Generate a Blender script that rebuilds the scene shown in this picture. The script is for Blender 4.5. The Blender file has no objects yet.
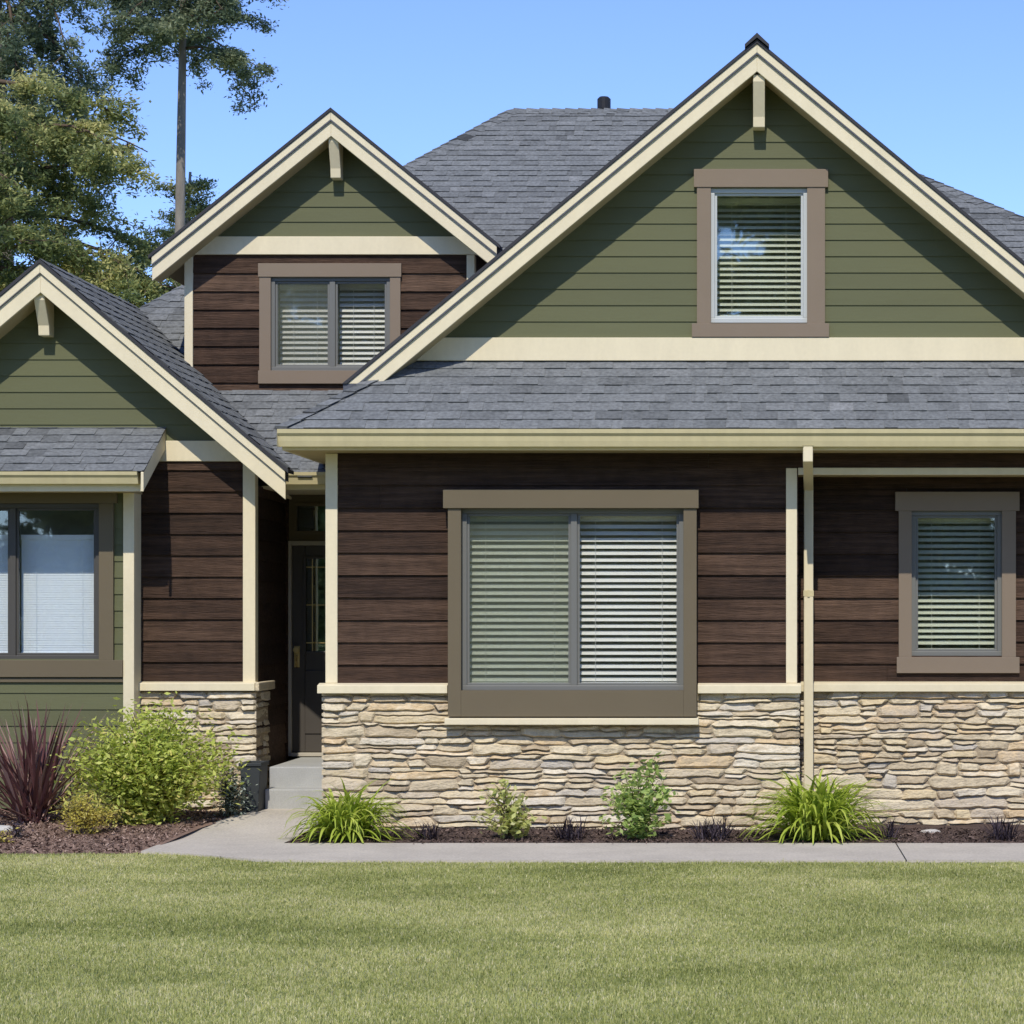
import bpy, math, random
import numpy as np
from mathutils import Vector, noise
random.seed(7); rng = np.random.default_rng(11)
scene = bpy.context.scene
COL = scene.collection
R = math.radians

# ------------------------------------------------------------------ camera
F_PX = 2508.0            # focal length in pixels
DIST = 22.0              # camera to the main front wall (that wall is Y = 0)
EYE = 1.9
VX, VY = 757.0, 615.0    # where the lines that run straight back meet
cam_d = bpy.data.cameras.new('Camera'); cam = bpy.data.objects.new('Camera', cam_d); COL.objects.link(cam)
cam.location = (0, -DIST, EYE); cam.rotation_euler = (R(90), 0, 0)
cam_d.sensor_width = 36; cam_d.lens = 36*F_PX/1024
cam_d.shift_x = -(VX-512)/1024; cam_d.shift_y = (VY-512)/1024
cam_d.clip_start = 0.1; cam_d.clip_end = 3000
scene.camera = cam

# ------------------------------------------------------------------ light
SUN_EL, SUN_AZ = 48.5, 4.0        # azimuth: degrees to the left of straight behind the camera
w = bpy.data.worlds.new('World'); scene.world = w; w.use_nodes = True
nt = w.node_tree; bg = nt.nodes['Background']
sky = nt.nodes.new('ShaderNodeTexSky'); sky.sky_type = 'NISHITA'; sky.sun_disc = False
sky.sun_elevation = R(SUN_EL); sky.sun_rotation = R(180+SUN_AZ)
sky.altitude = 600; sky.air_density = 0.8; sky.dust_density = 0.0; sky.ozone_density = 8.0
tint = nt.nodes.new('ShaderNodeMix'); tint.data_type = 'RGBA'; tint.blend_type = 'MULTIPLY'; tint.inputs[0].default_value = 1
tint.inputs[7].default_value = (1.0, .89, .96, 1)
nt.links.new(sky.outputs[0], tint.inputs[6]); nt.links.new(tint.outputs[2], bg.inputs[0]); bg.inputs[1].default_value = 0.15
sd = bpy.data.lights.new('Sun', 'SUN'); sd.energy = 2.5; sd.angle = R(0.53); sd.color = (1.0, 0.94, 0.84)
sun = bpy.data.objects.new('Sun', sd); COL.objects.link(sun)
sun.location = (-10, -60, 60)
sun_from = Vector((-math.sin(R(SUN_AZ))*math.cos(R(SUN_EL)), -math.cos(R(SUN_AZ))*math.cos(R(SUN_EL)), math.sin(R(SUN_EL))))
sun.rotation_euler = sun_from.to_track_quat('Z', 'Y').to_euler()
vs = scene.view_settings; vs.view_transform = 'Standard'; vs.look = 'None'; vs.exposure = 0.65; vs.gamma = 1; vs.use_curve_mapping = False

# ------------------------------------------------------------------ helpers
def X(px, D): return (px-VX)*D/F_PX          # metres from a measured position on the plane D metres from the lens
def Z(py, D): return EYE+(VY-py)*D/F_PX
def Y(D): return D-DIST

class MB:
    def __init__(s): s.v = []; s.f = []; s.t = []
    def add(s, vs_, fs, tone=0.5):
        n = len(s.v); s.v += [tuple(p) for p in vs_]
        for i, f in enumerate(fs):
            s.f.append(tuple(n+k for k in f)); s.t.append(tone[i] if isinstance(tone, (list, tuple)) else tone)
    def quad(s, a, b, c, d, tone=0.5): s.add([a, b, c, d], [(0, 1, 2, 3)], tone)
    def box(s, x0, x1, y0, y1, z0, z1, tone=0.5):
        s.add([(x0,y0,z0),(x1,y0,z0),(x1,y1,z0),(x0,y1,z0),(x0,y0,z1),(x1,y0,z1),(x1,y1,z1),(x0,y1,z1)],
              [(0,3,2,1),(4,5,6,7),(0,1,5,4),(1,2,6,5),(2,3,7,6),(3,0,4,7)], tone)
    def prism(s, pts, d0, d1, axis='y', tone=0.5):
        # pts are 2-D: (x,z) for axis y, (y,z) for axis x, (x,y) for axis z
        def m(p, d):
            return {'y': (p[0], d, p[1]), 'x': (d, p[0], p[1]), 'z': (p[0], p[1], d)}[axis]
        n = len(pts)
        s.add([m(p, d0) for p in pts]+[m(p, d1) for p in pts],
              [tuple(range(n)), tuple(range(2*n-1, n-1, -1))]+[(i, i+n, (i+1) % n+n, (i+1) % n) for i in range(n)], tone)
    def tube(s, pts, rad, seg=8, tone=0.5, cap=True):
        pts = [Vector(p) for p in pts]; n = len(pts); vs_ = []; fs = []
        for i, p in enumerate(pts):
            d = (pts[min(i+1, n-1)]-pts[max(i-1, 0)]).normalized()
            a = d.orthogonal().normalized() if abs(d.z) < .99 else Vector((1, 0, 0))
            a = (a-d*a.dot(d)).normalized(); b = d.cross(a); r = rad[i] if hasattr(rad, '__len__') else rad
            for k in range(seg):
                t = 2*math.pi*k/seg; vs_.append(p+a*(r*math.cos(t))+b*(r*math.sin(t)))
        for i in range(n-1):
            for k in range(seg):
                fs.append((i*seg+k, i*seg+(k+1) % seg, (i+1)*seg+(k+1) % seg, (i+1)*seg+k))
        if cap: fs += [tuple(range(seg))[::-1], tuple(range((n-1)*seg, n*seg))]
        s.add(vs_, fs, tone)
    def sweep(s, prof, x0, x1, tone=0.5):      # (y,z) profile run along x
        s.prism(prof, x0, x1, 'x', tone)
    def build(s, name, mat, parent=None, bevel=0, smooth=False):
        me = bpy.data.meshes.new(name); me.from_pydata(s.v, [], s.f)
        a = me.attributes.new('tone', 'FLOAT', 'FACE'); a.data.foreach_set('value', np.array(s.t, dtype=np.float32))
        if smooth: me.polygons.foreach_set('use_smooth', [True]*len(me.polygons))
        me.materials.append(mat); me.update()
        o = bpy.data.objects.new(name, me); COL.objects.link(o)
        if parent: o.parent = parent; o.matrix_parent_inverse = parent_world(parent).inverted()
        if bevel:
            b = o.modifiers.new('edge', 'BEVEL'); b.width = bevel; b.segments = 2; b.limit_method = 'ANGLE'; b.angle_limit = R(40)
        return o
from mathutils import Matrix
def parent_world(o):
    m = Matrix.Translation(o.location) @ o.rotation_euler.to_matrix().to_4x4()
    if o.parent: m = parent_world(o.parent) @ o.matrix_parent_inverse @ m
    return m
def np_mesh(name, verts, faces, tone, mat, parent=None):     # faces: (n,4) or (n,3) int array
    me = bpy.data.meshes.new(name); n, k = faces.shape
    me.vertices.add(len(verts)); me.vertices.foreach_set('co', verts.astype(np.float32).ravel())
    me.loops.add(n*k); me.loops.foreach_set('vertex_index', faces.astype(np.int32).ravel())
    me.polygons.add(n); me.polygons.foreach_set('loop_start', np.arange(0, n*k, k, dtype=np.int32))
    me.update(calc_edges=True)
    a = me.attributes.new('tone', 'FLOAT', 'FACE'); a.data.foreach_set('value', tone.astype(np.float32))
    me.materials.append(mat); o = bpy.data.objects.new(name, me); COL.objects.link(o)
    if parent: o.parent = parent; o.matrix_parent_inverse = parent_world(parent).inverted()
    return o
def tag(o, label=None, cat=None, group=None, kind=None):
    if label: o['label'] = label
    if cat: o['category'] = cat
    if group: o['group'] = group
    if kind: o['kind'] = kind
    return o
def empty(name, loc, label, cat, group=None):
    o = bpy.data.objects.new(name, None); o.location = loc; o.empty_display_size = .2; COL.objects.link(o)
    return tag(o, label, cat, group)
def copy_tree(o, loc, rz, label, sc=1.0):
    c = o.copy(); COL.objects.link(c); c.location = loc; c.rotation_euler = (0, 0, rz); c.scale = (sc, sc, sc); c['label'] = label
    for ch in o.children:
        d = ch.copy(); COL.objects.link(d); d.parent = c; d.matrix_parent_inverse = ch.matrix_parent_inverse.copy()
    return c

# ------------------------------------------------------------------ materials
def ramp_set(node, stops):
    el = node.color_ramp.elements
    while len(el) > 1: el.remove(el[-1])
    el[0].position = stops[0][0]; el[0].color = (*stops[0][1], 1)
    for p, c in stops[1:]:
        e = el.new(p); e.color = (*c, 1)
def mat(name, color=None, stops=None, rough=.7, var=.15, nscale=(3, 3, 3), bump=0.0, bscale=(60, 60, 60), bdist=.01,
        translucent=0.0, spec=.3, fine=0.0, fscale=120, metallic=0.0, tvar=0.0, noise_in_tone=0.0, coat=0):
    m = bpy.data.materials.new(name); m.use_nodes = True; n = m.node_tree.nodes; l = m.node_tree.links
    p = n['Principled BSDF']; p.inputs['Roughness'].default_value = rough; p.inputs['Specular IOR Level'].default_value = spec
    p.inputs['Metallic'].default_value = metallic
    tc = n.new('ShaderNodeTexCoord'); mp = n.new('ShaderNodeMapping'); mp.inputs['Scale'].default_value = nscale
    geo = n.new('ShaderNodeNewGeometry')
    l.new(geo.outputs['Position'], mp.inputs[0])
    nz = n.new('ShaderNodeTexNoise'); nz.inputs['Scale'].default_value = 1; nz.inputs['Detail'].default_value = 6; nz.inputs['Roughness'].default_value = .6
    l.new(mp.outputs[0], nz.inputs[0])
    at = n.new('ShaderNodeAttribute'); at.attribute_name = 'tone'
    def math_(op, a, b):
        q = n.new('ShaderNodeMath'); q.operation = op
        for i, vv in enumerate((a, b)):
            if hasattr(vv, 'links') or hasattr(vv, 'node'): l.new(vv, q.inputs[i])
            else: q.inputs[i].default_value = vv
        return q.outputs[0]
    if stops:
        rp = n.new('ShaderNodeValToRGB'); ramp_set(rp, stops)
        t = at.outputs['Fac']
        if noise_in_tone:
            t = math_('ADD', t, math_('MULTIPLY', math_('SUBTRACT', nz.outputs['Fac'], .5), noise_in_tone))
        l.new(t, rp.inputs[0]); base = rp.outputs[0]
    else:
        rgb = n.new('ShaderNodeRGB'); rgb.outputs[0].default_value = (*color, 1); base = rgb.outputs[0]
    # brightness factor = 1 + var*(noise-.5)*2 + tvar*(tone-.5)*2 + fine
    fac = math_('ADD', 1.0, math_('MULTIPLY', math_('SUBTRACT', nz.outputs['Fac'], .5), 2*var))
    if tvar: fac = math_('ADD', fac, math_('MULTIPLY', math_('SUBTRACT', at.outputs['Fac'], .5), 2*tvar))
    if fine:
        nf = n.new('ShaderNodeTexNoise'); nf.inputs['Scale'].default_value = fscale; nf.inputs['Detail'].default_value = 3
        l.new(geo.outputs['Position'], nf.inputs[0])
        fac = math_('ADD', fac, math_('MULTIPLY', math_('SUBTRACT', nf.outputs['Fac'], .5), 2*fine))
    vm = n.new('ShaderNodeVectorMath'); vm.operation = 'SCALE'; l.new(base, vm.inputs[0]); l.new(fac, vm.inputs['Scale'])
    l.new(vm.outputs[0], p.inputs['Base Color'])
    if bump:
        mb = n.new('ShaderNodeMapping'); mb.inputs['Scale'].default_value = bscale; l.new(geo.outputs['Position'], mb.inputs[0])
        nb = n.new('ShaderNodeTexNoise'); nb.inputs['Scale'].default_value = 1; nb.inputs['Detail'].default_value = 5
        l.new(mb.outputs[0], nb.inputs[0]); bp = n.new('ShaderNodeBump'); bp.inputs['Strength'].default_value = bump
        bp.inputs['Distance'].default_value = bdist
        l.new(nb.outputs['Fac'], bp.inputs['Height']); l.new(bp.outputs[0], p.inputs['Normal'])
    if translucent:
        tr = n.new('ShaderNodeBsdfTranslucent'); l.new(vm.outputs[0], tr.inputs[0]); mx = n.new('ShaderNodeMixShader')
        mx.inputs[0].default_value = translucent; l.new(p.outputs[0], mx.inputs[1]); l.new(tr.outputs[0], mx.inputs[2])
        l.new(mx.outputs[0], n['Material Output'].inputs[0])
    return m

M = {}
M['brown'] = mat('stained_brown_cedar', stops=[(0, (.020, .0114, .0080)), (.5, (.055, .0308, .0192)), (1, (.112, .068, .044))], rough=.75,
                 var=.75, nscale=(1.3, 18, 30), bump=1.0, bscale=(8, 70, 110), bdist=.013, noise_in_tone=.5, fine=.42, fscale=9, spec=.2)
M['green'] = mat('olive_painted_siding', color=(.116, .120, .056), rough=.65, var=.10, nscale=(.9, 3, 7), bump=.25, bscale=(5, 60, 90), bdist=.003, tvar=.10, fine=.05, fscale=60)
M['cream'] = mat('cream_trim_paint', color=(.73, .64, .435), rough=.55, var=.13, nscale=(5, 5, 1.6), bump=.12, bscale=(8, 60, 60), bdist=.002, fine=.05, fscale=30, tvar=.06)
M['gutter'] = mat('cream_gutter_metal', color=(.60, .52, .30), rough=.4, var=.16, nscale=(7, 4, 1.2), spec=.4, fine=.05, fscale=25)
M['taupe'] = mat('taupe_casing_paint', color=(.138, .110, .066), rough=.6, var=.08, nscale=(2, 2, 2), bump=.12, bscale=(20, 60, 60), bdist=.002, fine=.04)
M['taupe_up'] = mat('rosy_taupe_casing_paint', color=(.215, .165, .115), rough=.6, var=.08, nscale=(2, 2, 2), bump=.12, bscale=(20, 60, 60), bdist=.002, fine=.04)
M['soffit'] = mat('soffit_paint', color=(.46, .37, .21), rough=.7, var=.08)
shg = [(0, (.045, .047, .048)), (.25, (.105, .110, .110)), (.5, (.158, .166, .166)), (.75, (.186, .193, .192)), (1, (.245, .25, .25))]
M['shingle'] = mat('asphalt_shingle', stops=shg, rough=.9, var=.25, nscale=(2.2, 2.2, 3.5), fine=.60, fscale=30, bump=.5, bscale=(150, 150, 150), bdist=.004, spec=.15)
M['slab'] = mat('roof_deck_shingle', color=(.10, .105, .12), rough=.9, var=.3, nscale=(8, 8, 20), fine=.25, fscale=60, bump=.5, bscale=(40, 40, 40), spec=.15)
M['edge'] = mat('dark_shingle_edge', color=(.045, .045, .05), rough=.9, var=.3)
M['stone'] = mat('stacked_ledgestone', stops=[(0, (.36, .285, .185)), (.12, (.49, .40, .265)), (.28, (.60, .505, .34)), (.45, (.66, .57, .405)), (.58, (.61, .495, .30)),
                 (.7, (.50, .425, .32)), (.8, (.60, .45, .26)), (.88, (.69, .61, .46)), (1, (.47, .42, .34))],
                 rough=.85, var=.30, nscale=(9, 9, 18), bump=.7, bscale=(34, 34, 70), bdist=.014, noise_in_tone=.20, fine=.22, fscale=45, spec=.2)
M['mortar'] = mat('shadowed_mortar', color=(.36, .285, .19), rough=.95, var=.3, nscale=(9, 9, 9))
M['concrete'] = mat('pale_concrete', color=(.475, .428, .355), rough=.9, var=.26, nscale=(1.6, 1.6, 1.6), fine=.38, fscale=60, bump=.25, bscale=(120, 120, 120), bdist=.004, spec=.2)
M['stepc'] = mat('grey_step_concrete', color=(.40, .40, .375), rough=.9, var=.18, nscale=(4, 4, 4), fine=.2, fscale=90, bump=.25, bscale=(90, 90, 90), bdist=.004, spec=.2)
M['vinyl'] = mat('grey_window_vinyl', color=(.16, .16, .145), rough=.4, var=.03)
M['vinyl_dark'] = mat('dark_window_vinyl', color=(.075, .070, .062), rough=.4, var=.03)
M['vinyl_light'] = mat('pale_window_vinyl', color=(.48, .50, .48), rough=.4, var=.03)
M['blind'] = mat('white_blind', color=(.86, .85, .78), rough=.5, var=.02, translucent=.12)
M['shade'] = mat('white_mini_blind', color=(.83, .90, .97), rough=.5, var=.02, translucent=.1)
M['room'] = mat('dim_room', color=(.30, .31, .26), rough=.9, var=.05)
M['door'] = mat('dark_door_paint', color=(.075, .066, .056), rough=.4, var=.08, spec=.4)
M['brass'] = mat('aged_brass', color=(.70, .52, .22), rough=.45, metallic=1, var=.05)
M['doorframe'] = mat('door_frame_paint', color=(.46, .42, .34), rough=.5, var=.05)
M['black'] = mat('black_plastic', color=(.02, .02, .021), rough=.5, var=.05)
M['planter'] = mat('charcoal_planter', color=(.035, .040, .042), rough=.6, var=.15, nscale=(9, 9, 9), fine=.1)
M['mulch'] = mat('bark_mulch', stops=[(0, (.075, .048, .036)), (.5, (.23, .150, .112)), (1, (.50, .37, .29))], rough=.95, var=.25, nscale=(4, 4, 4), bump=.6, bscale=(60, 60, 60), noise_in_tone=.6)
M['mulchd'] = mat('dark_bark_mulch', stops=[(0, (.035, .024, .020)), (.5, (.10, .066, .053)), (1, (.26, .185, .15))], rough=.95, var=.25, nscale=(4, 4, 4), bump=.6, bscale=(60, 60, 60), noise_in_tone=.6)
M['soil'] = mat('lawn_soil', color=(.23, .25, .085), rough=1, var=.3, nscale=(1.2, 1.2, 1.2), fine=.3, fscale=40)
def leafmat(name, stops, tr=.35, rough=.55, var=.15, ns=.8): return mat(name, stops=stops, rough=rough, var=var, nscale=(ns, ns, ns), translucent=tr, spec=.3)
M['lily'] = leafmat('lily_leaf', [(0, (.22, .31, .035)), (.5, (.44, .54, .07)), (1, (.68, .72, .17))], tr=.45)
M['shrub'] = leafmat('lime_leaf', [(0, (.28, .35, .06)), (.5, (.56, .64, .13)), (.85, (.74, .76, .22)), (1, (.80, .68, .22))], tr=.45)
M['yellow'] = leafmat('golden_leaf', [(0, (.34, .30, .05)), (.5, (.66, .57, .12)), (1, (.80, .68, .24))], tr=.45)
M['speck'] = leafmat('grey_green_leaf', [(0, (.05, .07, .05)), (.45, (.14, .18, .13)), (.7, (.36, .41, .33)), (1, (.62, .66, .56))], tr=.2)
M['pale'] = leafmat('pale_green_leaf', [(0, (.36, .42, .12)), (.5, (.62, .64, .22)), (1, (.82, .78, .42))], tr=.45)
M['mint'] = leafmat('fresh_green_leaf', [(0, (.20, .31, .08)), (.5, (.40, .52, .145)), (1, (.64, .70, .28))], tr=.45)
M['flax'] = leafmat('bronze_flax_leaf', [(0, (.065, .024, .026)), (.5, (.18, .080, .078)), (1, (.55, .38, .32))], tr=.15, rough=.4)
M['mondo'] = leafmat('black_mondo_leaf', [(0, (.018, .014, .018)), (1, (.075, .055, .07))], tr=.1)
M['twig'] = mat('brown_stem', color=(.10, .07, .045), rough=.9, var=.2)
M['bark'] = mat('grey_bark', color=(.23, .205, .175), rough=.95, var=.5, nscale=(6, 6, 1.5), bump=.8, bscale=(14, 14, 4), bdist=.03)
M['conifer'] = leafmat('evergreen_needles', [(0, (.07, .10, .045)), (.45, (.25, .30, .11)), (.75, (.48, .48, .18)), (1, (.68, .62, .25))], tr=.45, ns=.5)  # upper stops yellowed to imitate sunlit leaves
M['conifer2'] = leafmat('blue_evergreen_needles', [(0, (.06, .09, .06)), (.5, (.18, .235, .135)), (1, (.40, .43, .25))], tr=.45, ns=.5)
M['grass'] = mat('lawn_grass', stops=[(0, (.225, .255, .07)), (.4, (.445, .475, .155)), (.65, (.61, .60, .245)), (1, (.82, .75, .46))], rough=.6, var=.16, nscale=(.55, .85, .85), translucent=.45, spec=.2, noise_in_tone=1.0)
M['rock'] = mat('pale_rock', color=(.5, .47, .42), rough=.9, var=.2, nscale=(8, 8, 8), bump=.5)

def glass(name, refl, tint):
    m = bpy.data.materials.new(name); m.use_nodes = True; n = m.node_tree.nodes; l = m.node_tree.links; n.remove(n['Principled BSDF'])
    tr = n.new('ShaderNodeBsdfTransparent'); tr.inputs[0].default_value = (*tint, 1)
    gl = n.new('ShaderNodeBsdfGlossy'); gl.inputs['Roughness'].default_value = .015; gl.inputs[0].default_value = (.92, 1, .97, 1)
    nz = n.new('ShaderNodeTexNoise'); nz.inputs['Scale'].default_value = 2.0; nz.inputs['Detail'].default_value = 1
    ge = n.new('ShaderNodeNewGeometry'); l.new(ge.outputs['Position'], nz.inputs[0])
    bp = n.new('ShaderNodeBump'); bp.inputs['Strength'].default_value = .018; bp.inputs['Distance'].default_value = .05
    l.new(nz.outputs['Fac'], bp.inputs['Height']); l.new(bp.outputs[0], gl.inputs['Normal'])
    mx = n.new('ShaderNodeMixShader'); mx.inputs[0].default_value = refl
    l.new(tr.outputs[0], mx.inputs[1]); l.new(gl.outputs[0], mx.inputs[2]); l.new(mx.outputs[0], n['Material Output'].inputs[0])
    return m
M['glass'] = glass('window_glass', .14, (.945, .965, .92))
M['glass_clear'] = glass('clear_window_glass', .10, (.98, .985, .975))
M['door_glass'] = glass('door_glass', .34, (.9, .94, .88))
def screenmat():
    m = bpy.data.materials.new('insect_screen_mesh'); m.use_nodes = True; n = m.node_tree.nodes; l = m.node_tree.links
    p = n['Principled BSDF']; p.inputs['Base Color'].default_value = (.17, .19, .135, 1); p.inputs['Roughness'].default_value = .6
    tr = n.new('ShaderNodeBsdfTransparent'); mx = n.new('ShaderNodeMixShader'); mx.inputs[0].default_value = .24
    l.new(tr.outputs[0], mx.inputs[1]); l.new(p.outputs[0], mx.inputs[2]); l.new(mx.outputs[0], n['Material Output'].inputs[0])
    return m
M['screen'] = screenmat()

# ------------------------------------------------------------------ ground
def build_ground():
    m = MB(); m.quad((-600, -600, -.012), (600, -600, -.012), (600, 900, -.012), (-600, 900, -.012))
    tag(m.build('lawn', M['soil']), kind='structure')
EDGE0, EDGE1 = 19.95, 19.22         # lawn edge: in front of the planting bed, in front of the path
def lawn_edge(x):
    x = np.asarray(x, float)
    t = np.clip((x+4.95)/1.4, 0, 1); t = t*t*(3-2*t)
    e = EDGE0+(EDGE1-EDGE0)*t
    e = np.where(x < -4.95, EDGE0+.10*np.sin((x+4.95)*.9), e)
    return e
def path_z(D):
    t = min(max((D-20.9)/1.85, 0), 1); return .022+.118*t*t*(3-2*t)
def build_path():
    m = MB()
    def cell(xl0, xr0, D0, xl1, xr1, D1):
        a = (xl0, Y(D0), path_z(D0)); b = (xr0, Y(D0), path_z(D0)); c = (xr1, Y(D1), path_z(D1)); d = (xl1, Y(D1), path_z(D1))
        m.quad(a, b, c, d)
        for p, q in ((a, b), (b, c), (c, d), (d, a)): m.quad(p, q, (q[0], q[1], q[2]-.1), (p[0], p[1], p[2]-.1))
    # the strip along the bed, with an open joint
    m2 = 14
    xs = np.linspace(-4.9, -3.5, m2)
    for i in range(m2-1):
        e0, e1 = float(lawn_edge(xs[i])), float(lawn_edge(xs[i+1]))
        m.quad((xs[i], Y(e0), .022), (xs[i+1], Y(e1), .022), (xs[i+1], Y(20.66), .022), (xs[i], Y(20.66), .022))
        m.quad((xs[i], Y(e0), .022), (xs[i+1], Y(e1), .022), (xs[i+1], Y(e1), -.05), (xs[i], Y(e0), -.05))
    cell(-3.5, 1.137, EDGE1, -3.5, 1.137, 20.66)
    cell(1.149, 6.5, EDGE1, 1.149, 6.5, 20.66)
    # the flare up to the steps
    pl = [(-4.9, 20.66), (-4.82, 21.66), (-4.62, 22.3), (-4.46, 22.75), (-4.46, 23.0)]
    Ds = np.linspace(20.66, 23.0, 12)
    lx = np.interp(Ds, [p[1] for p in pl], [p[0] for p in pl]); rx = np.interp(Ds, [20.66, 21.3, 22, 23], [-3.90, -3.88, -3.80, -3.75])
    for i in range(11): m.quad((lx[i], Y(Ds[i]), path_z(Ds[i])), (rx[i], Y(Ds[i]), path_z(Ds[i])), (rx[i+1], Y(Ds[i+1]), path_z(Ds[i+1])), (lx[i+1], Y(Ds[i+1]), path_z(Ds[i+1])))
    # thin edge of the flare on its left
    for i in range(11): m.quad((lx[i], Y(Ds[i]), path_z(Ds[i])), (lx[i+1], Y(Ds[i+1]), path_z(Ds[i+1])), (lx[i+1], Y(Ds[i+1]), -.05), (lx[i], Y(Ds[i]), -.05))
    tag(m.build('path', M['concrete']), kind='structure')
def bed_z(x, y): return noise.noise(Vector((x*2.1, y*2.1, 3)))*.018+noise.noise(Vector((x*7, y*7, 9)))*.010
def left_bed_h(D): return .004+.10*min(max((D-20.1)/2.2, 0), 1)
BX, BD = [-4.95, -4.90, -4.82, -4.62, -4.46, -4.3], [19.95, 20.75, 21.66, 22.32, 22.77, 23.1]
def build_beds():
    # front bed
    m = MB(); nx, ny = 120, 14
    def grid(x0, x1, d0f, d1, hf, tone):
        vs_ = []; fs = []
        for j in range(ny+1):
            for i in range(nx+1):
                x = x0+(x1-x0)*i/nx; d0 = d0f(x); D = d0+(d1-d0)*j/ny; y = Y(D)
                edge = min(1, j/2)
                vs_.append((x, y, hf(D)+bed_z(x, y)*edge))
        for j in range(ny):
            for i in range(nx): a = j*(nx+1)+i; fs.append((a, a+1, a+nx+2, a+nx+1))
        m.add(vs_, fs, tone)
    grid(-3.95, 6.5, lambda x: 20.66, 22.6, lambda D: .006+.02*min((D-20.66)/.6, 1), .4)
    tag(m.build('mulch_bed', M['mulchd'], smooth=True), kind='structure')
    m = MB(); grid(-9.5, -4.30, lambda x: float(lawn_edge(x)) if x < -4.90 else float(np.interp(x-.05, BX, BD)), 23.2, left_bed_h, .45)
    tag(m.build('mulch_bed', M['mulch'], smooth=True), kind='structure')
    # chips
    def chips(n, x0, x1, dfun, hf, name, mt, size):
        x = rng.uniform(x0, x1, n); u = rng.uniform(0, 1, n); d0 = np.array([dfun(q)[0] for q in x]); d1 = np.array([dfun(q)[1] for q in x])
        D = d0+(d1-d0)*u; z = np.array([hf(q)+bed_z(a, q-DIST) for a, q in zip(x, D)])+rng.uniform(0, .015, n)
        c = np.stack([x, D-DIST, z], 1); ang = rng.uniform(0, 6.28, n); tilt = rng.normal(0, .45, n)
        L = rng.uniform(.5, 1.6, n)*size; W = L*rng.uniform(.2, .5, n)
        a = np.stack([np.cos(ang)*np.cos(tilt), np.sin(ang)*np.cos(tilt), np.sin(tilt)], 1)*L[:, None]
        b = np.stack([-np.sin(ang), np.cos(ang), rng.normal(0, .35, n)], 1)*W[:, None]
        v = np.stack([c-a-b, c+a-b*.7, c+a*.9+b, c-a*.8+b*.8], 1).reshape(-1, 3)
        tag(np_mesh(name, v, np.arange(4*n).reshape(-1, 4), rng.beta(1.5, 2.2, n), mt), kind='stuff')
    def dl(x):
        e = float(lawn_edge(x)) if x < -4.95 else float(np.interp(x, BX, BD))
        return (min(e+.03, 22.9), 23.0)
    chips(26000, -9.2, -4.52, dl, left_bed_h, 'bark_chips', M['mulch'], .0145)
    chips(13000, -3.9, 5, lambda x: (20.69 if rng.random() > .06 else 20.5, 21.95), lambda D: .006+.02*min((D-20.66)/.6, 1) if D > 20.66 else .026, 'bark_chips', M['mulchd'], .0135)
def build_grass():
    n = 1250000
    u = rng.uniform(0, 1, n); D = np.sqrt(8.6**2+u*(20.4**2-8.6**2)); v = rng.uniform(0, 1, n)
    xl, xr = -.302*D-2.6, .107*D+2.0; x = xl+(xr-xl)*v
    e = lawn_edge(x)+rng.normal(0, .018, n)-.005
    k = D < e; x = x[k]; D = D[k]; n = len(x)
    h = rng.uniform(.016, .034, n); wd = rng.uniform(.0017, .0031, n)*(1+(D-10)*.05)
    yy = D-DIST; cl = np.sin(x*5.1+2*np.sin(yy*3.3))*np.sin(yy*4.7+1.5*np.sin(x*2.9))+.6*np.sin(x*13+3*np.sin(yy*7))*np.sin(yy*11+x*3)
    h *= 1+.14*cl; h[rng.uniform(0, 1, n) < .02] *= 1.7
    ang = rng.uniform(0, 6.28, n); lean = np.abs(rng.normal(0, .5, n)); la = rng.uniform(0, 6.28, n)
    base = np.stack([x, D-DIST, np.full(n, -.012)], 1)
    side = np.stack([np.cos(ang), np.sin(ang), np.zeros(n)], 1)*wd[:, None]
    ld = np.stack([np.cos(la), np.sin(la), np.zeros(n)], 1)
    mid = base+np.stack([np.zeros(n), np.zeros(n), h*.6], 1)+ld*(h*lean*.3)[:, None]
    tip = base+np.stack([np.zeros(n), np.zeros(n), h*(1-.25*lean)], 1)+ld*(h*lean*.95)[:, None]
    vv = np.stack([base-side, base+side, mid+side*.8, mid-side*.8, tip], 1).reshape(-1, 3)
    i0 = np.arange(n)*5
    f = np.concatenate([np.stack([i0, i0+1, i0+2], 1), np.stack([i0, i0+2, i0+3], 1), np.stack([i0+3, i0+2, i0+4], 1)], 0)
    tone = np.clip(rng.normal(.47, .20, n)+.05*cl+.05*np.sin(yy*1.9+.9*np.sin(x*.8+1))+.10*np.sin(x*1.3+1.7*np.sin(yy*.9))*np.sin(yy*1.1+1.2*np.sin(x*.7)), 0, 1); tone[rng.uniform(0, 1, n) < .05] = .98
    tag(np_mesh('grass', vv, f, np.tile(tone, 3), M['grass']), kind='stuff')

# ------------------------------------------------------------------ house pieces
house = empty('house', (0, 0, 0), 'large house with olive gables, brown board siding, stacked stone base and grey shingle roofs', 'house')

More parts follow.
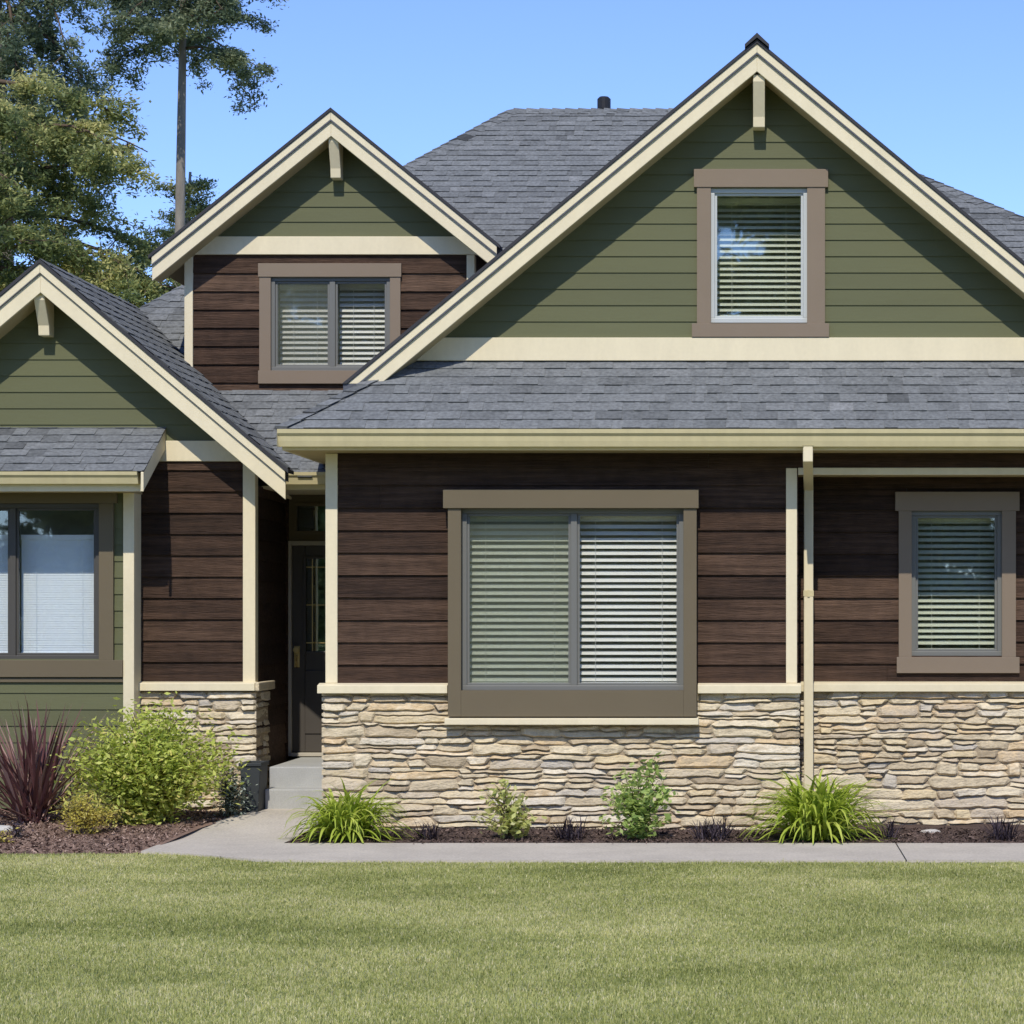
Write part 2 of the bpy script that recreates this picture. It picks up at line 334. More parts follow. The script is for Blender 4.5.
def siding(name, mt, org, ud, nd, xr, z0, z1, exposure, holes=(), lip=.021, joints=True, label=None, parent=None):
    """lap boards on a wall: org is a point of the wall, ud runs along it, nd points out; xr(z) gives the run at height z"""
    m = MB(); org = Vector(org); ud = Vector(ud); nd = Vector(nd)
    def P(u, z, out): q = org+ud*u+nd*out; return (q.x, q.y, z)
    def piece(u0a, u1a, u0b, u1b, za, zb, ra, rb, tone):
        oa = lip*(1-(za-ra)/(rb-ra))+.003; ob = lip*(1-(zb-ra)/(rb-ra))+.003
        m.quad(P(u0a, za, oa), P(u1a, za, oa), P(u1b, zb, ob), P(u0b, zb, ob), tone)
        m.quad(P(u0a, za, oa), P(u1a, za, oa), P(u1a, za, 0), P(u0a, za, 0), tone)
    z = z0; row = 0
    while z < z1-.005:
        ra, rb = z, z+exposure; zt = min(rb, z1)
        cuts = sorted({ra, zt, *[h for q in holes for h in (q[2], q[3]) if ra < h < zt]})
        tone0 = min(max(random.gauss(.5, .17), 0), 1)
        jx = [random.uniform(-7, 5)] if joints and random.random() < .7 else []
        for za, zb in zip(cuts, cuts[1:]):
            a0, a1 = xr(za); b0, b1 = xr(zb)
            if a1-a0 < .01: continue
            segs = [(None, None)]
            hs = sorted([q for q in holes if q[2] < (za+zb)/2 < q[3]])
            edges = [None]
            for q in hs: edges += [q[0], q[1]]
            edges.append(None)
            for k in range(0, len(edges), 2):
                l, r = edges[k], edges[k+1]
                L0 = a0 if l is None else l; L1 = b0 if l is None else l; R0 = a1 if r is None else r; R1 = b1 if r is None else r
                if R0-L0 < .004: continue
                js = [j for j in jx if max(L0, L1)+.1 < j < min(R0, R1)-.1]
                ps = [None]+js+[None]
                for i in range(len(ps)-1):
                    p, q = ps[i], ps[i+1]
                    t = min(max(tone0+(0 if i == 0 else random.gauss(0, .15)), 0), 1) if joints else tone0
                    piece(L0 if p is None else p+.0012, R0 if q is None else q-.0012, L1 if p is None else p+.0012, R1 if q is None else q-.0012, za, zb, ra, rb, t)
        z = rb; row += 1
    o = m.build(name, mt, parent or house)
    if label: o['label'] = label
    return o
FR = dict(ud=(1, 0, 0), nd=(0, -1, 0))

def shingles(m, O, U, V, N, poly, exposure=.158, seed=0):
    """courses of laminated shingles on the plane O + u*U + v*V (v up the slope); poly is a convex (u,v) outline"""
    rs = random.Random(seed); O = Vector(O); U = Vector(U); V = Vector(V); N = Vector(N)
    vmin = min(p[1] for p in poly); vmax = max(p[1] for p in poly)
    def rng_at(v):
        xs = []
        for i in range(len(poly)):
            (u0, v0), (u1, v1) = poly[i], poly[(i+1) % len(poly)]
            if (v0-v)*(v1-v) <= 0 and v0 != v1: xs.append(u0+(u1-u0)*(v-v0)/(v1-v0))
        return (min(xs), max(xs)) if len(xs) >= 2 else None
    def P(u, v, n): q = O+U*u+V*v+N*n; return (q.x, q.y, q.z)
    v = vmin; k = 0
    while v < vmax-.01:
        v2 = min(v+exposure, vmax)
        ra = rng_at(v+1e-4); rb = rng_at(v2-1e-4)
        if ra and rb:
            u = min(ra[0], rb[0])-rs.uniform(0, .3); end = max(ra[1], rb[1])
            cl = lambda t, r: min(max(t, r[0]), r[1])
            up = False; rowt = rs.gauss(0, .025)
            while u < end:
                wd = rs.uniform(.08, .24); up = not up if rs.random() < .8 else up
                h = .017 if up else .010
                t = min(max(rs.gauss(.53 if up else .48, .06)+rowt+(rs.gauss(0, .10) if rs.random() < .15 else 0), 0), 1)
                a0, a1, b0, b1 = cl(u, ra), cl(u+wd, ra), cl(u, rb), cl(u+wd, rb)
                if a1-a0 > .004 or b1-b0 > .004:
                    dv = rs.uniform(-.006, .006) if up else rs.uniform(.0, .010)
                    q = [P(a0, v-.004+dv, h), P(a1, v-.004+dv, h), P(b1, v2+.01, h*.35), P(b0, v2+.01, h*.35)]
                    m.quad(*q, t)
                    m.quad(q[0], q[1], P(a1, v+dv, -.002), P(a0, v+dv, -.002), max(t-.28, 0))  # butt face coloured darker to deepen the shadow line of each course
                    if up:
                        m.quad(q[0], q[3], P(b0, v2, 0), P(a0, v, 0), max(t-.28, 0)); m.quad(q[1], q[2], P(b1, v2, 0), P(a1, v, 0), max(t-.28, 0))  # tab sides darkened the same way, as painted shade
                u += wd
        v = v2; k += 1
def cap_row(m, A, B, wdir1, wdir2, width=.13, step=.14, seed=0, h=.02):
    rs = random.Random(seed); A = Vector(A); B = Vector(B); L = (B-A).length; n = max(1, int(L/step)); d = (B-A)/n
    w1 = Vector(wdir1).normalized()*width; w2 = Vector(wdir2).normalized()*width
    for i in range(n):
        p = A+d*i; q = A+d*(i+1.25); up = Vector((0, 0, h)); up2 = Vector((0, 0, h*.45)); t = min(max(rs.gauss(.42, .15), 0), 1)
        m.quad(p+w1+up, p+up*1.4, q+up2, q+w1+up2, t); m.quad(p+up*1.4, p+w2+up, q+w2+up2, q+up2, t)
        m.quad(p+w1+up, p+up*1.4, p, p+w1, max(t-.3, 0)); m.quad(p+up*1.4, p+w2+up, p+w2, p, max(t-.3, 0))  # front faces toned down to paint a shadow line under each cap
    return m

def rake(name, D_front, xc, zc, p, xl, xr, level=None, board=.170, strip=.078, edge=.034, Dback=None):
    """barge boards of one gable: shingle edge, narrow upper strip, wide board, and the soffit behind them"""
    y = Y(D_front)
    def half(m, side, xe, ztop, t, y0, y1, ext=0.0):
        xe2 = xe+side*ext; a = (xc, ztop); b = (xc, ztop-t)
        f = lambda x, o: ztop-o-p*abs(x-xc)
        if level is not None and side < 0:
            xt = xc-(ztop-level)/p; xb = xc-(ztop-t-level)/p
            pts = [a, (xt, level), (xb, level), b]
        else: pts = [a, (xe2, f(xe2, 0)), (xe2, f(xe2, t)), b]
        m.prism(pts, y0, y1, 'y')
    e = MB(); s1 = MB(); s2 = MB(); so = MB()
    for side, xe in ((-1, xl), (1, xr)):
        half(e, side, xe, zc, edge, y-.035, y+.25, .03)
        half(s1, side, xe, zc-edge-.003, strip, y-.022, y+.035)
        half(s2, side, xe, zc-edge-.003-strip*.9, board, y, y+.032)
        half(so, side, xe-side*.01, zc-edge-strip*.9-board+.026, .02, y+.034, Y(Dback)-.004)
    e.build('drip_edge', M['edge'], house)
    b = s2.build('barge_board', M['cream'], house, bevel=.004); s1.build('barge_strip', M['cream'], b, bevel=.004)
    so.build('gable_soffit', M['soffit'], house)
def gable_slab(xc, zc, p, xl, xr, D0, D1, t=.13):
    m = MB()
    for xe in (xl, xr):
        ze = zc-p*abs(xe-xc)
        m.prism([(xc, zc-.004), (xe, ze-.004), (xe, ze-t), (xc, zc-t)], Y(D0), Y(D1), 'y')
    return m
def bracket(xc, ztop, zbot, Dwall, out_top, out_bot, wd=.115):
    m = MB(); y = Y(Dwall)
    m.prism([(y, ztop), (y-out_top, ztop), (y-out_top, ztop-.06), (y-out_bot-.012, zbot+.09), (y-out_bot, zbot), (y, zbot)], xc-wd/2, xc+wd/2, 'x')
    return m.build('gable_bracket', M['cream'], house, bevel=.006)

def window(D, frame, casing, mat_c, mullions=(), screens=(), blind=None, vin='vinyl', proud=.03, set_in=-.02, sill=None, label=None, room_d=.9, clear_not=(0, 1, 2)):
    """frame=(x0,x1,z0,z1) of the sash frame; casing = list of boxes (x0,x1,z0,z1,proud)"""
    y = Y(D); x0, x1, z0, z1 = frame
    c = MB()
    for a in casing: c.box(a[0], a[1], y-a[4], y+.02, a[2], a[3])
    wo = c.build('window', mat_c, house, bevel=.0025)
    if label: wo['label'] = label
    if sill:
        s = MB(); s.prism([(y-sill[4], sill[2]), (y-sill[4], sill[3]-.012), (y-.0, sill[3]), (y-.0, sill[2])], sill[0], sill[1], 'x'); s.build('sill', M['cream'], wo, bevel=.005)
    yf = y-proud; f = MB(); t = .042; d = .085
    f.box(x0, x1, yf, yf+d, z1-t, z1); f.box(x0, x1, yf, yf+d, z0, z0+t); f.box(x0, x0+t, yf, yf+d, z0+t, z1-t); f.box(x1-t, x1, yf, yf+d, z0+t, z1-t)
    edges = [x0+t]
    for mu in mullions: f.box(mu-.028, mu+.028, yf, yf+d, z0+t, z1-t); edges += [mu-.028, mu+.028]
    edges.append(x1-t)
    f.build('sash_frame', M[vin], wo, bevel=.004)
    for k in range(0, len(edges), 2):
        a, b = edges[k], edges[k+1]; i = k//2
        inner = MB(); s = .022; yo = yf+.02
        inner.box(a, b, yo, yo+.04, z1-t-s, z1-t); inner.box(a, b, yo, yo+.04, z0+t, z0+t+s); inner.box(a, a+s, yo, yo+.04, z0+t+s, z1-t-s); inner.box(b-s, b, yo, yo+.04, z0+t+s, z1-t-s)
        inner.build('sash', M[vin], wo, bevel=.003)
        g = MB(); g.box(a+s-.002, b-s+.002, yo+.016, yo+.022, z0+t+s-.002, z1-t-s+.002); g.build('pane', M['glass' if i in clear_not else 'glass_clear'], wo)
        if i in screens:
            q = MB(); q.quad((a+.006, yo+.004, z0+t+.006), (b-.006, yo+.004, z0+t+.006), (b-.006, yo+.004, z1-t-.006), (a+.006, yo+.004, z1-t-.006)); q.build('insect_screen', M['screen'], wo)
        if blind:
            yb = y+blind['depth']; sp, sw, tl = blind['spacing'], blind['slat'], R(blind['tilt'])
            zt = z1-t-blind.get('drop', 0.0); bl = MB(); zz = zt-.05; bx0, bx1 = a+.012, b-.012
            bl.box(bx0, bx1, yb-.02, yb+.02, zt-.045, zt, .5)
            while zz > z0+t+.035:
                jz = random.gauss(0, .0012 if sw > .04 else .0002); ja = tl+random.gauss(0, .03 if sw > .04 else .012)
                dy, dz = math.cos(ja)*sw/2, math.sin(ja)*sw/2; n3 = 3
                prev = None
                vs_ = []
                for q in range(n3+1):
                    s_ = -1+2*q/n3; crown = (1-s_*s_)*sw*.05
                    vs_ += [(bx0, yb+dy*s_, zz+jz+dz*s_+crown), (bx1, yb+dy*s_, zz+jz+dz*s_+crown)]
                bl.add(vs_, [(2*q, 2*q+1, 2*q+3, 2*q+2) for q in range(n3)])
                zz -= sp
            bl.box(bx0, bx1, yb-.02, yb+.02, z0+t+.004, z0+t+.026, .5)
            for lx in (bx0+.14, bx1-.14): bl.box(lx-.0015, lx+.0015, yb-sw*.5-.003, yb-sw*.5-.001, z0+t+.02, zt-.02, .5)
            bl.build('blind', M[blind.get('mat', 'blind')], wo)
    r = MB(); ya, yb2 = yf+d, y+room_d; e = .15
    r.quad((x0-e, yb2, z0-e), (x1+e, yb2, z0-e), (x1+e, yb2, z1+e), (x0-e, yb2, z1+e))
    r.quad((x0, ya, z0), (x1, ya, z0), (x1+e, yb2, z0-e), (x0-e, yb2, z0-e)); r.quad((x0, ya, z1), (x1, ya, z1), (x1+e, yb2, z1+e), (x0-e, yb2, z1+e))
    r.quad((x0, ya, z0), (x0, ya, z1), (x0-e, yb2, z1+e), (x0-e, yb2, z0-e)); r.quad((x1, ya, z0), (x1, ya, z1), (x1+e, yb2, z1+e), (x1+e, yb2, z0-e))
    r.build('room', M['room'], wo)
    return wo

def stone_wall(m, org, ud, nd, u0, u1, z0, z1, seed, holes=(), proud=.025):
    """tightly stacked ledgestone: long thin stones in wandering courses, each a little proud of the next"""
    rs = random.Random(seed); org = Vector(org); ud = Vector(ud); nd = Vector(nd)
    def P(u, z, out): q = org+ud*u+nd*out; return (q.x, q.y, z)
    zs = [z0]
    while zs[-1] < z1-.06: zs.append(zs[-1]+rs.choice([.05, .06, .075, .085, .10, .115]))
    zs[-1] = z1
    def line(k, u):
        if k == 0 or k == len(zs)-1: return zs[k]
        f = min(1, (z1-zs[k])/.12)
        return zs[k]+f*(.030*noise.noise(Vector((u*1.1, k*7.3+seed, 1)))+.012*noise.noise(Vector((u*3.7, k*5.1, seed)))+.010*noise.noise(Vector((u*11, k*3.1, seed))))
    def stone(ua, ub, zlo, zhi, out, tone, sl, sr):
        nx, nz = max(7, int((ub-ua)/.04)), 6
        vs_ = []; g = .0012; ps = rs.uniform(0, 90); tilt = rs.gauss(0, .012); wob = rs.uniform(0, 99); r0, r1 = rs.uniform(.05, 1.0), rs.uniform(.05, 1.0)
        sag = rs.uniform(.000, .011)
        for j in range(nz+1):
            b = j/nz
            for i in range(nx+1):
                a = i/nx; u = ua+g+(ub-ua-2*g)*a; L = ub-ua
                lo, hi = zlo(u)+g+.009*abs(noise.noise(Vector((u*14, wob, 0)))), zhi(u)-g-.012*abs(noise.noise(Vector((u*11, wob, 5))))
                if hi-lo < .014: hi = lo+.014
                H = hi-lo
                # ends round off a little at the corners
                pin = .55*(r0*max(0, 1-a*L/.024)**2+r1*max(0, 1-(1-a)*L/.024)**2)
                z = lo+H*(.5+(b-.5)*(1-pin)); u2 = u+sl*(b-.5)*max(0, 1-a*3)+sr*(b-.5)*max(0, a*3-2)
                dx = min(a, 1-a)*L; dz0 = b*H; dz1 = (1-b)*H
                rim = min(1, dx/.005)**.3*min(1, dz0/.004)**.3*min(1, dz1/.008)**.4
                n1 = noise.noise(Vector((u*5, z*13, ps)))*.009+noise.noise(Vector((u*19, z*36, ps)))*.006
                vs_.append(P(u2, z, (out+n1+sag*(.5-b)*2+tilt*(a-.5))*rim-.006*(1-rim)))
        fs = [(j*(nx+1)+i, j*(nx+1)+i+1, (j+1)*(nx+1)+i+1, (j+1)*(nx+1)+i) for j in range(nz) for i in range(nx)]
        m.add(vs_, fs, min(max(tone, 0), 1))
    for k in range(len(zs)-1):
        u = u0
        while u < u1-.001:
            L = rs.choice([.14, .20, .26, .34, .42, .54, .66, .30, .38])*rs.uniform(.85, 1.15); ub = u+L
            if u1-ub < .14: ub = u1
            hit = False
            for q in holes:
                if (zs[k]+zs[k+1])/2 > q[2] and (zs[k]+zs[k+1])/2 < q[3]:
                    if q[0] <= u < q[1]-.001: u = q[1]; hit = True; break
                    if u < q[0] < ub+.1: ub = q[0]
            if hit: continue
            hgt = zs[k+1]-zs[k]; P1 = lambda: rs.uniform(0, 1)*proud+.006
            sl, sr = rs.gauss(0, .036), rs.gauss(0, .036)
            if abs(u-u0) < .001: sl = 0
            if abs(ub-u1) < .001: sr = 0
            lo = lambda x, k=k: line(k, x)
            hi = lambda x, k=k: line(k+1, x)
            if hgt > .08 and rs.random() < .6:
                s_ = rs.uniform(.32, .68); sd_ = rs.uniform(0, 99)
                mid = lambda x, k=k, s_=s_, sd_=sd_: line(k, x)*(1-s_)+line(k+1, x)*s_+.016*noise.noise(Vector((x*5, sd_, 0)))
                for f0, f1 in ((lo, mid), (mid, hi)):
                    if ub-u > .34 and rs.random() < .55:
                        c = u+(ub-u)*rs.uniform(.3, .7); s2 = rs.gauss(0, .014)
                        stone(u, c, f0, f1, P1(), rs.random(), sl, s2); stone(c, ub, f0, f1, P1(), rs.random(), s2, sr)
                    else: stone(u, ub, f0, f1, P1(), rs.random(), sl, sr)
            else: stone(u, ub, lo, hi, P1(), rs.random(), sl, sr)
            u = ub
    return m

# ------------------------------------------------------------------ house: levels and planes
D_MAIN, D_REC, D_GAB, D_BUMP, D_BAY, D_DORM, D_DOOR = 22.0, 22.5, 22.54, 23.1, 22.85, 24.75, 24.7
PITCH = .7
XML = X(327, D_MAIN); XMR = .36; XEND = 4.4          # main wall left corner, right corner, end of the house
Z_SOF = 3.318
def main_plane_z(D): return 3.24+PITCH*(D-23.5)

def build_main_wall():
    # window opening
    hole = (X(462, 22), X(685, 22), Z(691, 22), Z(508, 22))
    siding('board_siding', M['brown'], (0, Y(D_MAIN), 0), xr=lambda z: (XML+.05, XMR), z0=Z(687, 22), z1=3.19, exposure=.1965, holes=[hole], **FR)
    siding('board_siding', M['brown'], (0, Y(D_MAIN), 0), xr=lambda z: (XML+.05, XEND), z0=3.19, z1=Z_SOF, exposure=.1965, **FR)
    siding('board_siding', M['brown'], (0, Y(D_REC), 0), xr=lambda z: (XMR-.35, XEND), z0=Z(687, 22), z1=3.14, exposure=.1965, holes=[(X(911, 22.5), X(1002, 22.5), Z(656, 22.5), Z(510, 22.5))], **FR)
    # ends of the two walls and the recess ceiling
    m = MB(); m.box(XMR-.10, XMR-.001, Y(D_MAIN)+.0, Y(D_REC), 0, 3.13); m.build('return_wall', M['brown'], house)
    m = MB(); m.box(XML+.001, XML+.1, .02, 1.25, 0, Z_SOF); m.build('return_wall', M['cream'], house)  # unseen side, made cream to bounce light into the entry
    m = MB(); m.box(XMR-.02, XEND, .012, Y(D_REC), 3.137, 3.16); m.build('recess_ceiling', M['soffit'], house)
    m = MB(); m.box(XMR+.0, XEND, -.034, .02, 3.128, 3.19); m.build('header_trim', M['cream'], house, bevel=.004)
    # corner boards
    def corner(x0, x1, y0, z0, z1, dep=.12):
        c = MB(); c.box(x0, x1, y0-.032, y0+dep, z0, z1); c.build('corner_board', M['cream'], house, bevel=.005)
    corner(X(326, 22), X(338, 22), 0, Z(683, 22), Z_SOF-.002)
    corner(X(786, 22), X(797, 22), 0, Z(683, 22), 3.187)
    # stone base
    zt = Z(692, 22)
    m = MB(); stone_wall(m, (0, -.05, 0), (1, 0, 0), (0, -1, 0), XML-.040, XMR+.015, -.02, zt, 3, holes=[(X(452, 22), X(697, 22), Z(722, 22), 9)])
    stone_wall(m, (XML-.008, 0, 0), (0, 1, 0), (-1, 0, 0), -.03, 1.2, 0.1, zt, 8, proud=.02)
    m.build('stone_veneer', M['stone'], house); m = MB()
    stone_wall(m, (0, Y(D_REC)-.05, 0), (1, 0, 0), (0, -1, 0), XMR-.1, XEND, -.02, zt, 5)
    m.build('stone_veneer', M['stone'], house, smooth=False)
    m = MB(); m.box(XML-.005, XMR+.005, -.040, -.002, -.1, zt-.003); m.box(XMR-.1, XEND, Y(D_REC)-.040, Y(D_REC)-.004, -.1, zt-.003); m.box(XML-.028, XML-.006, -.03, 1.2, -.1, zt-.003)
    m.build('stone_backing', M['mortar'], house)
    # cap ledge
    m = MB(); zc0, zc1 = Z(693, 22), Z(683, 22)
    def ledge(x0, x1, yw): m.prism([(yw-.125, zc0), (yw-.125, zc1-.018), (yw-.02, zc1), (yw-.0, zc1), (yw-.0, zc0)], x0, x1, 'x')
    ledge(X(698, 22), XMR+.025, 0); m.build('stone_cap', M['cream'], house, bevel=.004); m = MB(); ledge(XMR+.02, XEND, Y(D_REC)); m.build('stone_cap', M['cream'], house, bevel=.004); m = MB(); ledge(XML-.065, X(449, 22), 0)
    m.prism([(XML-.065, zc0), (XML-.065, zc1-.018), (XML, zc1), (XML, zc0)], .0, 1.2, 'y')
    m.build('stone_cap', M['cream'], house, bevel=.004)

def build_main_eave():
    xl, xr = X(277, 21.46), XEND+.5
    zt, zb = 3.492, 3.345; y0 = Y(21.46)
    prof = [(y0, zt), (y0+.006, zt-.035), (y0+.028, zt-.06), (y0+.036, zt-.10), (y0+.05, zb), (y0+.118, zb), (y0+.118, zt-.006), (y0+.112, zt-.006), (y0+.112, zb+.006), (y0+.055, zb+.006), (y0+.034, zt-.055), (y0+.014, zt-.03), (y0+.012, zt)]
    m = MB(); m.sweep(prof, xl, xr); m.box(xl-.002, xl, y0+.01, y0+.118, zb, zt-.004)
    g = m.build('gutter', M['gutter'], house); 
    m = MB(); m.box(xl+.02, xr, y0+.120, y0+.145, Z_SOF, zt-.01); m.prism([(y0+.146, Z_SOF), (y0+.146, zt-.01), (1.8, zt-.01), (1.8, Z_SOF)], xl+.02, xl+.045, 'x'); m.build('fascia', M['cream'], house, bevel=.004)
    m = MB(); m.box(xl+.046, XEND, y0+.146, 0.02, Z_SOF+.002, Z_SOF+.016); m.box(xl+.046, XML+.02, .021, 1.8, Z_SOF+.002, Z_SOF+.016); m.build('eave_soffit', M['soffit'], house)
    # skirt roof: front plane and the left hip face
    O = Vector((0, y0+.03, zt+.0)); PS = .652; V = Vector((0, 1, PS)).normalized(); N = Vector((0, -PS, 1)).normalized(); k = math.sqrt(1+PS**2)
    top = (Y(D_GAB)+.02-O.y)*k
    m = MB(); hip = top/k
    shingles(m, O, (1, 0, 0), V, N, [(xl-.02, 0), (xr, 0), (xr, top), (xl-.02+hip*.92, top)], exposure=.158, seed=4)
    a = Vector((xl-.02, O.y, O.z)); hx = .92
    V2 = Vector((1, 0, PS/hx)).normalized(); N2 = Vector((-PS/hx, 0, 1)).normalized(); k2 = math.sqrt(1+(PS/hx)**2)
    # the side face climbs to the right and runs back
    shingles(m, a, (0, 1, 0), V2, N2, [(0, 0), (2.9, 0), (2.9, 1.0*k2*.92), (1.0, 1.0*hx*k2)], exposure=.158, seed=5)
    b = a+Vector((hip*hx, hip, hip*PS)); cap_row(m, a, b, (.9, -.2, .0), (-.2, .9, .0), .11, .15, 3, .022)
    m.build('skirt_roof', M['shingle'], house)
    m = MB(); m.prism([(O.y-.01, O.z-.005), (O.y-.01, O.z-.02), (Y(D_GAB)+.1, O.z-.02+PS*(Y(D_GAB)+.1-O.y)), (Y(D_GAB)+.1, O.z-.005+PS*(Y(D_GAB)+.1-O.y))], xl+1.2, xr, 'x'); m.build('roof_deck', M['edge'], house)
    # downspout in the corner of the recess
    m = MB(); xd = X(808, 21.5); xw = X(808.5, 22.31); a2 = .042; b2 = .034
    pts = [(xd, y0+.085, zb+.01), (xd, y0+.085, 3.215), (xw, Y(22.31), 3.01), (xw, Y(22.31), .12)]
    prev = None; vs_ = []; fs = []
    offs = [(-a2, -b2), (a2, -b2), (a2, b2), (-a2, b2)]
    for p in pts:
        for q in offs: vs_.append((p[0]+q[0], p[1]+q[1], p[2]))
    for i in range(len(pts)-1):
        for k3 in range(4): fs.append((i*4+k3, i*4+(k3+1) % 4, (i+1)*4+(k3+1) % 4, (i+1)*4+k3))
    m.add(vs_, fs+[(0, 1, 2, 3)])
    d = m.build('downspout', M['cream'], house, bevel=.007)
    s = MB(); s.box(xw-.046, xw+.046, Y(22.31)-.036, Y(22.5), Z(596.4, 22.4), Z(590.6, 22.4)); s.box(xw-.010, xw+.010, Y(22.31)-.043, Y(22.31)-.03, Z(597, 22.4), Z(590, 22.4)); s.build('strap', M['gutter'], d)
    s = MB(); s.prism([(Y(22.31)-.034, .20), (Y(22.31)+.034, .20), (Y(22.31)-.10, .04), (Y(22.31)-.16, .08)], xw-.042, xw+.042, 'x'); s.build('spout_elbow', M['cream'], d)

def build_big_gable():
    D = D_GAB; Dr = 22.2; p = .83; zc = Z(40, Dr); zin = zc-.25
    hole = (X(709, D), X(811, D), Z(325, D), Z(189, D))
    siding('gable_siding', M['green'], (0, Y(D), 0), xr=lambda z: (-(zin-z)/p, (zin-z)/p) if z < zin-.02 else (0, 0), z0=Z(338, D), z1=zin, exposure=.1467, holes=[hole], lip=.010, **FR)
    m = MB(); z0, z1 = Z(361, D), Z(338, D); m.prism([(-(zin-z0)/p, z0), ((zin-z0)/p, z0), ((zin-z1)/p, z1), (-(zin-z1)/p, z1)], Y(D)-.04, Y(D)+.02, 'y')
    m.build('band_board', M['cream'], house, bevel=.004)
    rake('rake', Dr, 0, zc, p, -3.9, 3.75, level=Z(384, Dr), Dback=D)
    m = gable_slab(0, zc, p, -3.66, 3.75, Dr-.02, 29.2); m.build('gable_roof', M['slab'], house)
    m = MB(); cap_row(m, (0, Y(Dr)-.06, zc+.01), (0, Y(29), zc+.01), (1, 0, -p), (-1, 0, -p), .14, .15, 9, .03); m.build('ridge_cap', M['edge'], house)
    bracket(X(759, D-.3), zc-.30, Z(126, D-.22), D, .31, .165, .105)
    # side walls under the gable roof so that the volume is closed
    m = MB(); m.box(-3.2, -3.15, Y(D)+.03, 3.2, 3.4, 4.2); m.build('side_wall', M['green'], house); m = MB(); m.box(3.15, 3.2, Y(D)+.03, 3.2, 3.4, 4.2); m.build('side_wall', M['green'], house)
    window(D, (X(710, D), X(808, D), Z(323, D), Z(188.5, D)),
           [(X(694, D), X(828, D), Z(188, D), Z(170, D), .052), (X(697, D), X(711, D), Z(324, D), Z(188, D), .042), (X(807, D), X(825, D), Z(324, D), Z(188, D), .042), (X(692, D), X(829, D), Z(337.5, D), Z(324, D), .05)],
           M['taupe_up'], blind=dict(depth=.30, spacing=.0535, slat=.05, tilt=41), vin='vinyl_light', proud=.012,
           label='upper gable window with rosy taupe casing and white blind')

def build_main_windows():
    D = 22
    window(D, (X(463, D), X(684, D), Z(690, D), Z(509, D)),
           [(X(445.5, D), X(699, D), Z(509, D), Z(490.5, D), .175), (X(450, D), X(463, D), Z(716, D), Z(509, D), .155), (X(684, D), X(697, D), Z(716, D), Z(509, D), .155), (X(463, D), X(684, D), Z(716, D), Z(690, D), .153)],
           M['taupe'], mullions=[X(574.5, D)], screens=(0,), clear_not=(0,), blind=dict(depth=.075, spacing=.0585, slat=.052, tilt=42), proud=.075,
           sill=(X(447, D), X(699, D), Z(724, D), Z(716.3, D), .185), label='wide front window with insect screen on its left half')
    D = 22.5
    window(D, (X(911, D), X(1002, D), Z(656, D), Z(511, D)),
           [(X(895, D), X(1019, D), Z(511, D), Z(492, D), .052), (X(898.5, D), X(911.5, D), Z(657, D), Z(511, D), .042), (X(1001.5, D), X(1015.5, D), Z(657, D), Z(511, D), .042), (X(896.5, D), X(1019, D), Z(673, D), Z(657, D), .05)],
           M['taupe_up'], blind=dict(depth=.15, spacing=.0545, slat=.05, tilt=41), proud=.012, label='narrow window in the recessed wall beside the downspout')

